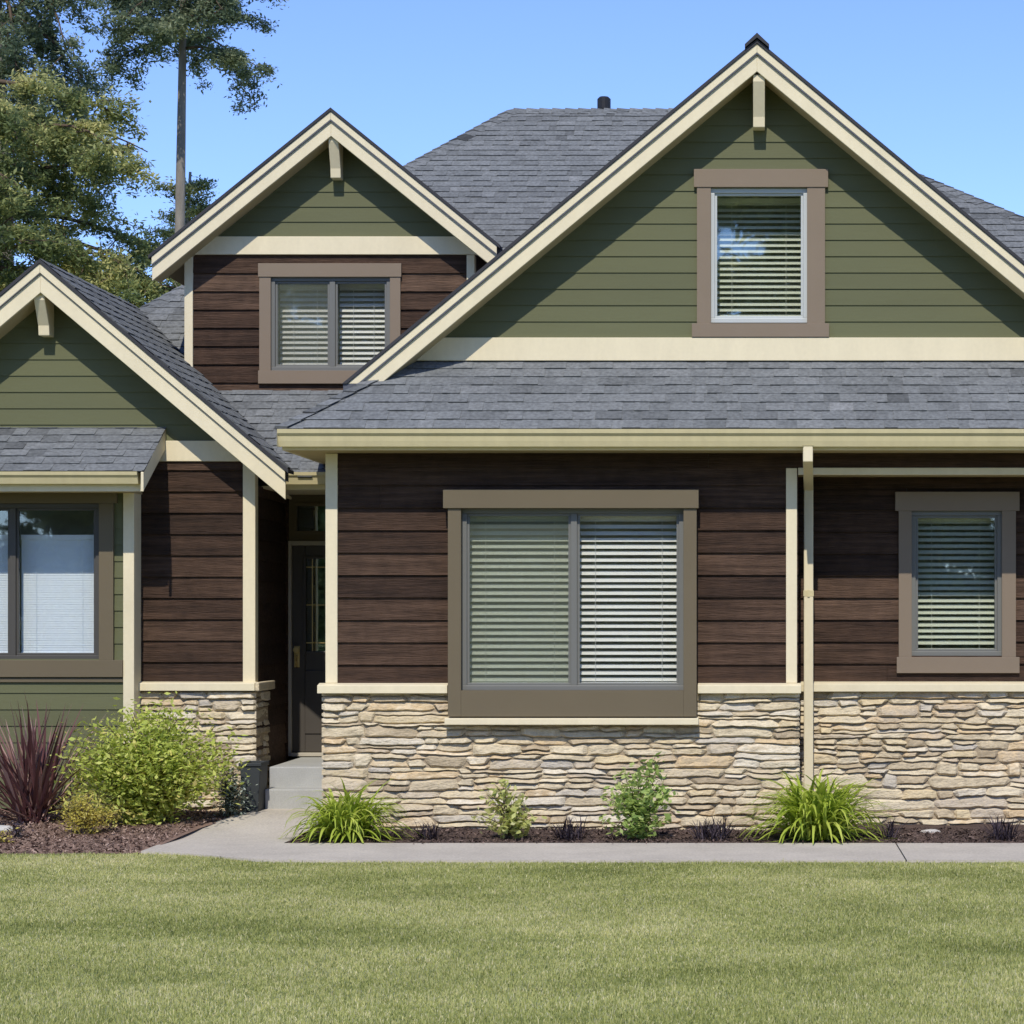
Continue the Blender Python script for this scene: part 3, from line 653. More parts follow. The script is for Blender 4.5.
def build_dormer():
    D = D_DORM; Dr = 24.44; p = .81; xc = X(331, Dr); zc = Z(108, Dr); zin = zc-.25; xl, xr = X(152, Dr), X(497, Dr); wl, wr = X(185, D), X(475, D)
    zb0, zb1 = Z(255, D), Z(237, D)
    siding('gable_siding', M['green'], (0, Y(D), 0), xr=lambda z: (xc-(zin-z)/p, xc+(zin-z)/p) if z < zin-.02 else (xc, xc), z0=zb1, z1=zin, exposure=.1480, lip=.010, **FR)
    siding('board_siding', M['brown'], (0, Y(D), 0), xr=lambda z: (wl+.03, wr-.03), z0=zb0-.18*9, z1=zb0, exposure=.18, holes=[(X(270, D), X(391, D), Z(372, D), Z(276, D))], **FR)
    m = MB(); m.prism([(max(xc-(zin-zb0)/p, wl-.2), zb0), (xc+(zin-zb0)/p, zb0), (xc+(zin-zb1)/p, zb1), (max(xc-(zin-zb1)/p, wl-.2), zb1)], Y(D)-.04, Y(D)+.02, 'y'); m.build('band_board', M['cream'], house, bevel=.004)
    m = MB(); m.box(wl, X(193.5, D), Y(D)-.032, Y(D)+.1, 3.8, zb0-.002); m.build('corner_board', M['cream'], house, bevel=.005)
    m = MB(); m.box(X(467, D), wr, Y(D)-.032, Y(D)+.1, 3.8, zb0-.002); m.build('corner_board', M['cream'], house, bevel=.005)
    m = MB(); m.box(wl+.01, wl+.06, Y(D)+.1, Y(28.2), 3.4, 5.6); m.build('side_wall', M['brown'], house); m = MB(); m.box(wr-.06, wr-.01, Y(D)+.1, Y(28.2), 3.4, 5.6); m.build('side_wall', M['brown'], house)
    rake('rake', Dr, xc, zc, p, xl, xr, Dback=D, board=.165)
    gable_slab(xc, zc, p, xl, xr, Dr-.02, 28.9).build('gable_roof', M['slab'], house)
    zs_ = lambda x: zc-.135-p*abs(x-xc)
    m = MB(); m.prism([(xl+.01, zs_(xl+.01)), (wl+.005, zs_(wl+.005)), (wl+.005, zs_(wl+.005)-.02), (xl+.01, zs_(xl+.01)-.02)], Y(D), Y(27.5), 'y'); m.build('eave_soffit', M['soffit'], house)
    m = MB(); cap_row(m, (xc, Y(Dr)+.3, zc+.0), (xc, Y(28.7), zc+.005), (1, 0, -p), (-1, 0, -p), .14, .15, 19, .012); m.build('ridge_cap', M['edge'], house)
    bracket(X(333, D-.3), zc-.26, Z(177, D-.2), D, .275, .15, .10)
    window(D, (X(271, D), X(391, D), Z(371, D), Z(277, D)),
           [(X(259, D), X(402, D), Z(277.5, D), Z(264, D), .052), (X(260, D), X(271.5, D), Z(371, D), Z(277.5, D), .042), (X(390.5, D), X(401, D), Z(371, D), Z(277.5, D), .042), (X(259, D), X(402, D), Z(384, D), Z(371, D), .05)],
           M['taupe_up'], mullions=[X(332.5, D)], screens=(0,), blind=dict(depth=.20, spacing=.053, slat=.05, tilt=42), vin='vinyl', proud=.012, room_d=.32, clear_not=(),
           label='sliding window of the small upper gable')

def build_bump():
    D = D_BUMP; Dr = 22.75; xc = X(40.5, Dr); zc = Z(259.5, Dr); p = .846; xr_ = X(285.5, Dr); xl_ = 2*xc-xr_; zin = zc-.25
    zb0, zb1 = Z(461.5, D), Z(441, D); wr = X(256, D)
    siding('gable_siding', M['green'], (0, Y(D), 0), xr=lambda z: (xc-(zin-z)/p, xc+(zin-z)/p) if z < zin-.02 else (xc, xc), z0=zb1, z1=zin, exposure=.150, lip=.010, **FR)
    siding('board_siding', M['brown'], (0, Y(D), 0), xr=lambda z: (-6.0, wr-.05), z0=Z(683, D), z1=zb0, exposure=.196, **FR)
    siding('board_siding', M['brown'], (wr-.03, 0, 0), (0, 1, 0), (1, 0, 0), lambda z: (Y(D)+.08, Y(D_DOOR)), .45, 3.1, .196, joints=False)
    m = MB(); m.prism([(xc-(zin-zb0)/p, zb0), (xc+(zin-zb0)/p, zb0), (xc+(zin-zb1)/p, zb1), (xc-(zin-zb1)/p, zb1)], Y(D)-.04, Y(D)+.02, 'y'); m.build('band_board', M['cream'], house, bevel=.004)
    m = MB(); m.box(X(243.5, D), wr, Y(D)-.032, Y(D)+.1, Z(683, D), zb0-.003); m.build('corner_board', M['cream'], house, bevel=.005)
    rake('rake', Dr, xc, zc, p, xl_, xr_, Dback=D, board=.185, strip=.085)
    # roof: left slope as a deck, right slope (seen from the path) in shingle courses
    m = MB(); m.prism([(xc, zc-.004), (xl_, zc-p*(xc-xl_)-.004), (xl_, zc-p*(xc-xl_)-.13), (xc, zc-.13)], Y(Dr)-.02, Y(26.6), 'y')
    m.prism([(xc, zc-.02), (xr_, zc-p*(xr_-xc)-.02), (xr_, zc-p*(xr_-xc)-.13), (xc, zc-.13)], Y(Dr)-.015, Y(22.9), 'y')
    m.build('gable_roof', M['slab'], house)
    k = math.sqrt(1+p*p); ln = (xr_-xc)*k+.03
    m = MB(); zr = zc-p*(xr_-xc)
    shingles(m, (xr_+.02, Y(Dr)-.02, zr-.016), (0, 1, 0), Vector((-1, 0, p))/k, Vector((p, 0, 1))/k, [(0, 0), (.10, 0), (.75, .42), (3.55, ln), (0, ln)], exposure=.158, seed=21)
    cap_row(m, (xc, Y(Dr)+.2, zc-.01), (xc, Y(26.2), zc-.01), (1, 0, -p), (-1, 0, -p), .14, .15, 29, .012)
    m.build('shingled_slope', M['shingle'], house)
    bracket(X(39.5, D-.3), zc-.30, Z(335, D-.2), D, .31, .16, .10)
    # stone pier under the brown wall, with its return into the porch
    zt = Z(691, D); m = MB(); zz0 = .05
    stone_wall(m, (0, Y(D)-.05, 0), (1, 0, 0), (0, -1, 0), -6.0, wr+.012, zz0, zt, 13)
    stone_wall(m, (wr-.018, 0, 0), (0, 1, 0), (1, 0, 0), Y(D)-.04, Y(D)+.64, zz0, zt, 14, proud=.026)
    m.build('stone_veneer', M['stone'], house)
    m = MB(); m.box(-6.0, wr-.02, Y(D)-.040, Y(D)-.003, 0, zt-.003); m.box(wr-.029, wr-.012, Y(D)-.03, Y(D)+.63, 0, zt-.003); m.build('stone_backing', M['mortar'], house)
    m = MB(); m.prism([(Y(D)-.115, Z(690.5, D)), (Y(D)-.115, Z(683, D)), (Y(D)-.02, Z(681.5, D)), (Y(D), Z(681.5, D)), (Y(D), Z(690.5, D))], -6.0, wr+.01, 'x'); m.build('stone_cap', M['cream'], house, bevel=.004)
    m = MB(); m.box(wr+.012, wr+.05, Y(D)-.11, Y(D)+.66, zt+.001, Z(682, D)); m.build('stone_cap', M['stone'], house, bevel=.01)
    # ---- bay
    Db = D_BAY; br = X(135, Db); zt = 3.10
    fx = (X(-60, Db), X(100.5, Db), Z(660, Db), Z(503.5, Db))
    siding('bay_siding', M['green'], (0, Y(Db), 0), xr=lambda z: (-8.8, br-.02), z0=Z(660, Db)-.150*9, z1=zt, exposure=.150, holes=[(fx[0]+.02, fx[1]-.005, fx[2]+.01, fx[3]-.01)], lip=.010, **FR)
    m = MB(); m.box(X(124, Db), br, Y(Db)-.034, Y(D)-.02, .05, zt+.02); m.build('corner_board', M['cream'], house, bevel=.005)
    m = MB(); m.prism([(Y(Db)+.02, .0), (Y(Db)+.02, zt), (Y(D), zt), (Y(D), .0)], -8.8, br-.03, 'x')
    window(Db, fx, [(-8.8, X(118, Db), Z(503.5, Db), Z(492, Db), .05), (X(100, Db), X(114.5, Db), Z(660, Db), Z(503.5, Db), .044), (-8.8, X(124, Db)-.002, Z(677, Db), Z(660, Db), .05)],
           M['taupe'], mullions=[X(13, Db)], blind=dict(depth=.13, spacing=.022, slat=.029, tilt=74, mat='shade', drop=.24), vin='vinyl_dark', proud=.012, clear_not=(), label='bay window with closed white mini blinds')
    m = MB(); m.box(-8.8, X(124, Db)-.004, Y(Db)-.03, Y(Db)+.01, Z(682, Db), Z(678, Db)); m.build('apron_trim', M['taupe'], house)
    # pent roof over the bay
    y0 = Y(22.24); xe = -5.44; zg1, zg0 = Z(471.5, 22.24), Z(483.5, 22.24)
    prof = [(y0, zg1), (y0+.006, zg1-.03), (y0+.025, zg1-.05), (y0+.045, zg0), (y0+.11, zg0), (y0+.11, zg1-.006)]
    m = MB(); m.sweep(prof, -8.9, xe-.06); m.build('gutter', M['gutter'], house)
    m = MB(); m.box(-8.9, xe-.03, y0+.112, y0+.135, Z(491.5, 22.36), zg1-.004); m.build('fascia', M['cream'], house, bevel=.003)
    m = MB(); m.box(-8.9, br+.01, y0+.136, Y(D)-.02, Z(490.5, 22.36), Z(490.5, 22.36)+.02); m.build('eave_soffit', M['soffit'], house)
    rise = (Z(428, D)-zg1); run = Y(D)-(y0+.02); pp = rise/run; k = math.sqrt(1+pp*pp)
    m = MB(); shingles(m, (0, y0+.02, zg1), (1, 0, 0), Vector((0, 1, pp))/k, Vector((0, -pp, 1))/k, [(-8.9, 0), (xe, 0), (xe, run*k), (-8.9, run*k)], exposure=.155, seed=31); m.build('pent_roof', M['shingle'], house)
    m = MB(); m.prism([(y0+.012, zg1-.006), (Y(D)-.01, zg1+pp*run-.006), (Y(D)-.01, zg1+pp*run-.19), (y0+.012, zg1-.175)], xe-.028, xe-.003, 'x'); m.build('barge_board', M['cream'], house, bevel=.004)
    m = MB(); m.prism([(y0+.14, zg1-.03), (Y(D)-.012, zg1+pp*run-.02), (Y(D)-.012, zg1+pp*run-.05), (y0+.14, zg1-.06)], -8.9, xe-.03, 'x'); m.build('roof_deck', M['edge'], house)

def build_entry():
    D = D_DOOR; y = Y(D); wr = X(256, D_BUMP); xa, xb = wr-.03, -2.9
    dx0 = X(292, D); dx1 = dx0+.90; zb, zt = Z(752, D), Z(545.5, D)
    # wall round the door
    tr = (X(297, D), dx1-.05, Z(531, D), Z(506, D))
    m = MB(); 
    m.box(xa, X(285, D), y, y+.1, .4, 3.3); m.box(dx1+.07, xb, y, y+.1, .4, 3.3); m.box(X(285, D), dx1+.07, y, y+.1, tr[3], 3.3); m.box(X(285, D), dx1+.07, y, y+.1, Z(541, D), tr[2])
    m.box(X(285, D), tr[0], y, y+.1, tr[2], tr[3]); m.box(tr[1], dx1+.07, y, y+.1, tr[2], tr[3]); m.box(xb, xb+.1, Y(23.2), y+.1, .4, 3.3)
    m.box(XML+.1, xb, Y(23.2), Y(23.3), .4, 3.3)
    m.build('entry_wall', M['taupe'], house)
    m = MB(); m.box(xa-.0, xb, Y(23.52), y, 3.085, 3.11); m.build('porch_ceiling', M['cream'], house)
    m = MB(); m.box(tr[0]-.03, tr[1]+.03, y-.02, y+.03, tr[2]-.03, tr[2]); m.box(tr[0]-.03, tr[1]+.03, y-.02, y+.03, tr[3], tr[3]+.03); m.box(tr[0]-.03, tr[0], y-.02, y+.03, tr[2], tr[3]); m.box(tr[1], tr[1]+.03, y-.02, y+.03, tr[2], tr[3])
    t = m.build('transom_window', M['taupe'], house, bevel=.003)
    m = MB(); m.box(tr[0], tr[1], y+.01, y+.016, tr[2], tr[3]); m.build('pane', M['door_glass'], t)
    m = MB(); m.box(tr[0]-.1, tr[1]+.1, y+.4, y+.42, tr[2]-.1, tr[3]+.1); m.build('room', M['room'], t)
    m = MB(); m.box(xa-.02, xa+.034, y-.05, y-.004, .5, 3.08); m.build('corner_board', M['brown'], house)
    # frame, threshold, slab with a glazed upper light and two lower panels
    m = MB(); m.box(X(285, D), dx0, y-.03, y+.06, zb-.04, Z(541, D)); m.box(dx1, dx1+.07, y-.03, y+.06, zb-.04, Z(541, D)); m.box(dx0, dx1, y-.03, y+.06, zt, Z(541, D)); m.box(dx0, dx1, y-.06, y+.06, zb-.04, zb-.005)
    fr = m.build('door_frame', M['doorframe'], house, bevel=.004)
    gx0, gx1, gz0, gz1 = X(305, D), dx1-.13, Z(652, D), Z(558, D)
    m = MB(); ys, ye = y+.005, y+.05
    m.box(dx0, gx0, ys, ye, zb, zt); m.box(gx1, dx1, ys, ye, zb, zt); m.box(gx0, gx1, ys, ye, gz1, zt); m.box(gx0, gx1, ys, ye, zb, gz0)
    m.box(gx0-.02, gx0+.012, ys-.014, ys, gz0-.02, gz1+.02); m.box(gx1-.012, gx1+.02, ys-.014, ys, gz0-.02, gz1+.02); m.box(gx0+.012, gx1-.012, ys-.014, ys, gz1-.008, gz1+.02); m.box(gx0+.012, gx1-.012, ys-.014, ys, gz0-.02, gz0+.008)
    for a, b in ((gx0, (gx0+gx1)/2-.04), ((gx0+gx1)/2+.04, gx1)): m.box(a, b, ys-.012, ys, zb+.18, gz0-.18)
    dr = m.build('door', M['door'], house, bevel=.006)
    m = MB(); m.box(gx0, gx1, ys+.015, ys+.022, gz0, gz1); m.build('pane', M['door_glass'], dr)
    m = MB(); gm = (gx0+gx1)/2; yl0, yl1 = ys+.008, ys+.0145
    for xx in (gx0+.07, gx1-.07): m.box(xx-.004, xx+.004, yl0, yl1, gz0, gz1)
    for zz in (gz0+.09, gz1-.09, (gz0+gz1)/2): m.box(gx0, gx1, yl0-.001, yl1-.001, zz-.004, zz+.004)
    for k in range(12):
        a, b2 = math.pi*2*k/12, math.pi*2*(k+1)/12; f = lambda t: (gm+.11*math.cos(t), yl0, (gz0+gz1)/2+.26*math.sin(t)); m.tube([f(a), f(b2)], .004, 5)
    m.build('leading', M['brass'], dr)
    m = MB(); m.box(gx0-.1, gx1+.1, y+.5, y+.52, gz0-.1, gz1+.1); m.build('room', M['room'], dr)
    m = MB(); hx = X(297, D); hz = Z(655, D)
    m.box(hx-.028, hx+.028, ys-.012, ys, hz-.12, hz+.09); m.tube([(hx, ys-.01, hz+.05), (hx, ys-.05, hz+.05)], .016, 10); m.tube([(hx, ys-.05, hz+.05), (hx, ys-.062, hz+.05)], .03, 12)
    m.tube([(hx, ys-.012, hz-.01), (hx, ys-.06, hz-.015), (hx, ys-.065, hz-.06), (hx, ys-.055, hz-.10), (hx, ys-.012, hz-.11)], .010, 8)
    m.build('handle', M['brass'], dr, bevel=.002)
    # gutter and fascia of the entry roof
    x0, x1 = -4.42, XML+.02; y0 = Y(23.4); zg1, zg0 = Z(472, 23.4), Z(484, 23.4)
    m = MB(); m.sweep([(y0, zg1), (y0+.006, zg1-.03), (y0+.025, zg1-.05), (y0+.045, zg0), (y0+.11, zg0), (y0+.11, zg1-.006)], x0, x1); m.build('gutter', M['gutter'], house)
    m = MB(); m.box(x0-.02, x1, y0+.112, y0+.136, Z(489.5, 23.5), zg1-.004); m.build('fascia', M['cream'], house, bevel=.003)

def build_main_roof():
    k = math.sqrt(1+PITCH**2); O = Vector((0, Y(23.42), main_plane_z(23.42))); V = Vector((0, 1, PITCH))/k; N = Vector((0, -PITCH, 1))/k
    Dr = 30.3; zr = main_plane_z(Dr); xa, xb = -2.94, .02; top = (Dr-23.42)*k
    hl = 3.47/4.2
    def le(D): return xa-(Dr-D)*hl
    def re(D): return xb+(Dr-D)*1.2
    m = MB(); shingles(m, O, (1, 0, 0), V, N, [(le(23.42), 0), (re(23.42), 0), (xb, top), (xa, top)], exposure=.139, seed=41)
    A = (xa, Y(Dr), zr); B = (le(23.5), Y(23.5), main_plane_z(23.5)); C = (re(23.5), Y(23.5), main_plane_z(23.5)); E = (xb, Y(Dr), zr)
    cap_row(m, B, A, (-1, .5, -.1), (1, -.3, -.25), .12, .15, 43, .02); cap_row(m, C, E, (1, .5, -.1), (-1, -.3, -.25), .12, .15, 44, .02); cap_row(m, A, E, (0, -1, -PITCH), (0, 1, -PITCH), .13, .15, 45, .02)
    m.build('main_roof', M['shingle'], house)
    m = MB(); yb = Y(Dr)+6.9
    e = .03
    def q(p): return (p[0], p[1], p[2]-e)
    A2 = q(A); B2 = q(B); C2 = q(C); E2 = q(E); Bb = (B[0], yb, B[2]); Cb = (C[0], yb, C[2])
    m.quad(B2, C2, E2, A2); m.add([B2, A2, Bb], [(0, 1, 2)]); m.add([C2, E2, Cb], [(0, 1, 2)]); m.quad(Bb, Cb, E2, A2)
    m.build('roof_deck', M['slab'], house)
    # outer walls of the body, out of sight from the front
    m = MB(); m.box(-8.6, -8.5, Y(23.2), yb-.4, 0, 3.2); m.box(XEND-.1, XEND, .03, yb-.4, 0, 3.25); m.box(-8.6, XEND, yb-.5, yb-.4, 0, 3.2); m.build('outer_wall', M['green'], house)
    # round vent cap by the ridge
    xv = X(604, 30.6); yv = Y(30.6); zv = Z(97, 30.6)-.335
    m = MB(); m.tube([(xv, yv, zv-.2), (xv, yv, zv+.24)], .06, 12); m.tube([(xv, yv, zv+.17), (xv, yv, zv+.185), (xv, yv, zv+.31), (xv, yv, zv+.335)], [.062, .082, .082, .055], 14); m.build('roof_vent', M['black'], house)

def build_steps():
    t = empty('front_steps', (-4.1, Y(22.8), .13), 'two grey concrete steps up to the dark front door', 'steps')
    x0, x1 = X(265, 22.9), -3.82
    m = MB(); m.box(x0+.02, x1, Y(22.78), Y(23.13), .02, .318); m.build('tread', M['stepc'], t, bevel=.012)
    m = MB(); m.box(x0, x1, Y(23.1), Y(24.72), .02, .502); m.box(x1, -2.95, Y(23.35), Y(24.72), .02, .502); m.build('landing', M['stepc'], t, bevel=.012)

# ------------------------------------------------------------------ plants
def blades(n, cx, cy, cz, L, W, spread, up, droop, mt, name, base_r=.04, segs=6, parent=None, tone=(.5, .2), fold=.25, twist=0):
    vs_ = []; fs = []; ts = []
    for b in range(n):
        a = rng.uniform(0, 2*math.pi); el = np.clip(rng.normal(up, spread), 8, 89); el = math.radians(el)
        l = L*rng.uniform(.65, 1.1); wd = W*rng.uniform(.7, 1.15); r0 = base_r*math.sqrt(rng.uniform(0, 1)); a0 = rng.uniform(0, 6.28)
        p = np.array([cx+r0*math.cos(a0), cy+r0*math.sin(a0), cz]); t = min(max(rng.normal(*tone), 0), 1)
        dr = droop*rng.uniform(.6, 1.4); i0 = len(vs_); ca, sa = math.cos(a), math.sin(a)
        e = el
        for s in range(segs+1):
            u = s/segs; w_ = wd*min(1, .55+u*1.5)*(1-u**3)+.0006; side = np.array([-sa, ca, 0])*w_
            vs_.append(tuple(p-side+np.array([0, 0, w_*fold]))); vs_.append(tuple(p)); vs_.append(tuple(p+side+np.array([0, 0, w_*fold])))
            st = l/segs; p = p+np.array([ca*math.cos(e), sa*math.cos(e), math.sin(e)])*st; e -= dr*math.radians(1)*(.4+u*1.3)*100/segs/2
            if p[2] < cz+.008: p[2] = cz+.008
        for s in range(segs):
            k = i0+s*3; fs += [(k, k+1, k+4, k+3), (k+1, k+2, k+5, k+4)]; ts += [t, t]
    m = MB(); m.add(vs_, fs, ts); return m.build(name, mt, parent, smooth=True)

def leaf_cloud(centers, size, mt, name, parent, flat=.5, aspect=.45, tone=None, bend=.2):
    n = len(centers); c = np.asarray(centers); L = size*rng.uniform(.6, 1.25, n); W = L*aspect*rng.uniform(.7, 1.2, n)
    a = rng.normal(0, 1, (n, 3)); a[:, 2] *= flat; a /= np.linalg.norm(a, axis=1)[:, None]
    up = rng.normal(0, .5, (n, 3)); up[:, 2] += 1; b = np.cross(up, a); b /= np.linalg.norm(b, axis=1)[:, None]; nn = np.cross(a, b)
    a = a*L[:, None]; b = b*W[:, None]; nn = nn*(L*bend)[:, None]
    v = np.stack([c-a*.5, c+b*.5-nn*.3+a*.05, c+a*.5-nn*.6, c-b*.5-nn*.3+a*.05], 1).reshape(-1, 3)
    t = np.clip(rng.normal(.5, .22, n) if tone is None else tone, 0, 1)
    return np_mesh(name, v, np.arange(4*n).reshape(-1, 4), t, mt, parent)

def shrub(name, label, cat, loc, rx, ry, h, nstem, nleaf, leaf, mt, seed, aspect=.45, spray=.07, group=None, up=.65, base_lift=.1):
    """stems fan out from the base; leaves gather in sprays along them"""
    rs = np.random.default_rng(seed); t = empty(name, loc, label, cat, group); st = MB(); cs = []; tn = []
    for s in range(nstem):
        a = rs.uniform(0, 6.28); rr = math.sqrt(rs.uniform(0.02, 1)); hh = h*(1-.42*rr**2)*(rs.uniform(.72, 1.06) if rs.uniform(0, 1) < .6 else rs.uniform(.25, .8))
        ex, ey = rx*rr*math.cos(a), ry*rr*math.sin(a); pts = []
        for i in range(6):
            u = i/5; pts.append((loc[0]+ex*(u**.8)*(.25+.75*u)+rs.normal(0, .01), loc[1]+ey*(u**.8)*(.25+.75*u)+rs.normal(0, .01), loc[2]+hh*u**up))
        st.tube(pts, [.008*(1-.75*i/5) for i in range(6)], 5)
        nl = int(nleaf/nstem*rs.uniform(.6, 1.4)); base = rs.normal(.5, .15)
        for j in range(nl):
            u = base_lift+(1-base_lift)*rs.uniform(0, 1)**.6; q = u*5; i = min(int(q), 4); f = q-i
            p = np.array(pts[i])*(1-f)+np.array(pts[i+1])*f
            off = rs.normal(0, spray, 3); off[2] *= .8; cs.append(p+off); tn.append(base+rs.normal(0, .16)+.12*(u-.5))
    cs = np.array(cs); cs[:, 2] = np.maximum(cs[:, 2], loc[2]+.015)
    st.build('stems', M['twig'], t); leaf_cloud(cs, leaf, mt, 'foliage', t, aspect=aspect, tone=np.array(tn)); return t

def build_plants():
    gz = .02
    # two daylilies
    D = 21.05
    o = blades(400, X(347, D), Y(D), gz, .62, .0165, 19, 60, 2.55, M['lily'], 'daylily', base_r=.15, segs=9); tag(o, 'lime green daylily clump beside the entry path, left of the pair', 'plant', 'daylily clumps in the front bed')
    D = 21.1
    o = blades(520, X(817, D), Y(D), gz, .74, .0165, 19, 58, 2.3, M['lily'], 'daylily', base_r=.20, segs=9); tag(o, 'larger lime green daylily clump at the foot of the downspout', 'plant', 'daylily clumps in the front bed')
    for px, n, L, lab, rr in ((428, 34, .20, 'tiny black grass tuft between the left daylily and the pale leafy plant', .05), (570, 50, .24, 'black grass tuft between the pale leafy plant and the tall green one', .07),
                      (714, 60, .25, 'spreading black grass tuft just left of the larger daylily', .10), (888, 20, .24, 'sparse thin black tuft just right of the larger daylily', .04), (1003, 50, .25, 'black grass tuft at the right edge of the bed', .07)):
        D = 21.05
        o = blades(int(n*2.2), X(px, D), Y(D), gz-.01, L, .005, 22, 50, 1.1, M['mondo'], 'black_mondo_grass', base_r=rr*1.5, segs=4); tag(o, lab, 'plant', 'black mondo grass tufts in the front bed')
    D = 21.05
    shrub('leafy_perennial', 'low pale green leafy plant with thin upright shoots against the stone base', 'plant', (X(508, D), Y(D), gz), .30, .22, .46, 20, 560, .074, M['pale'], 3, aspect=.6, spray=.045)
    shrub('leafy_perennial', 'tall fresh green leafy plant below the wide window', 'plant', (X(640, D), Y(D), gz), .31, .22, .76, 26, 1150, .072, M['mint'], 4, aspect=.6, spray=.05)
    # left bed
    D = 21.9; o = blades(150, X(34, D), Y(D), left_bed_h(D), 1.08, .017, 19, 63, .24, M['flax'], 'flax', base_r=.12, segs=6, fold=.5, tone=(.45, .3)); tag(o, 'bronze red flax with stiff sword leaves in front of the bay', 'plant')
    D = 21.9; shrub('shrub', 'big lime green leafy shrub before the stone pier', 'shrub', (X(150, D), Y(D), left_bed_h(D)), .80, .55, 1.0, 170, 15000, .062, M['shrub'], 5, spray=.10, base_lift=.03)
    D = 21.1; shrub('shrub', 'small golden yellow shrub in front of the lime green one', 'shrub', (X(86, D), Y(D), left_bed_h(D)), .28, .24, .36, 36, 2300, .032, M['yellow'], 6, spray=.045)
    D = 22.35; shrub('shrub', 'grey green speckled shrub pressed against the charcoal planter', 'shrub', (X(231, D), Y(D), left_bed_h(D)), .17, .13, .46, 34, 2300, .034, M['speck'], 7, spray=.045, base_lift=0)
    D = 20.9; shrub('ground_plant', 'small dark leafy plant at the foot of the bronze flax', 'plant', (X(17, D), Y(D), left_bed_h(D)), .13, .12, .14, 9, 120, .04, M['mondo'], 8, spray=.03)
    D = 20.6; shrub('ground_plant', 'low brownish yellow plant at the left edge of the bark bed', 'plant', (X(-2, D), Y(D), left_bed_h(D)), .14, .12, .14, 9, 160, .03, M['yellow'], 9, spray=.03)
    # planter
    D = 22.5; x0, x1 = X(240, D), X(260, D); z0, z1 = left_bed_h(D), Z(763, D)
    t = empty('planter_box', ((x0+x1)/2, Y(D), z0), 'charcoal square planter box beside the concrete steps', 'planter')
    m = MB(); w_ = .018; ya, yb = Y(22.5), Y(22.86); s = .02
    def wall(a, b, c, d): m.quad(a, b, c, d)
    m.prism([(x0+s, z0), (x1-s, z0), (x1, z1-.03), (x0, z1-.03)], ya, ya+w_, 'y'); m.prism([(x0+s, z0), (x1-s, z0), (x1, z1-.03), (x0, z1-.03)], yb-w_, yb, 'y')
    m.prism([(x0+s, z0), (x0+s+w_, z0), (x0+w_, z1-.03), (x0, z1-.03)], ya+w_, yb-w_, 'y'); m.prism([(x1-s-w_, z0), (x1-s, z0), (x1, z1-.03), (x1-w_, z1-.03)], ya+w_, yb-w_, 'y')
    m.build('box', M['planter'], t, bevel=.004)
    m = MB(); m.box(x0-.012, x1+.012, ya-.012, ya+.03, z1-.03, z1); m.box(x0-.012, x1+.012, yb-.03, yb+.012, z1-.03, z1); m.box(x0-.012, x0+.03, ya+.03, yb-.03, z1-.03, z1); m.box(x1-.03, x1+.012, ya+.03, yb-.03, z1-.03, z1); m.build('rim', M['planter'], t, bevel=.004)
    m = MB(); m.box(x0+.02, x1-.02, ya+.02, yb-.02, z1-.09, z1-.06); m.build('soil', M['mulchd'], t)
    # stones in the beds
    def rock(px, py_D, sx, sy, sz, seed, lab):
        D = py_D; vs_ = []; fs = []; nu, nv = 12, 7; zb = gz if px > 300 else left_bed_h(D)
        for j in range(nv+1):
            th = math.pi*j/nv
            for i in range(nu):
                ph = 2*math.pi*i/nu; d = Vector((math.sin(th)*math.cos(ph), math.sin(th)*math.sin(ph), math.cos(th))); r = 1+.25*noise.noise(d*1.7+Vector((seed, 0, 0)))
                vs_.append((X(px, D)+d.x*sx*r, Y(D)+d.y*sy*r, zb+d.z*sz*r+sz*.4))
        for j in range(nv):
            for i in range(nu): fs.append((j*nu+i, j*nu+(i+1) % nu, (j+1)*nu+(i+1) % nu, (j+1)*nu+i))
        m = MB(); m.add(vs_, fs); tag(m.build('stone', M['rock'], smooth=True), lab, 'stone')
    rock(930, 21.6, .10, .07, .025, 3, 'thin flat pale stone lying on the dark bark right of the downspout')
    rock(4, 21.3, .09, .07, .04, 5, 'pale stone lying at the left foot of the bronze flax')

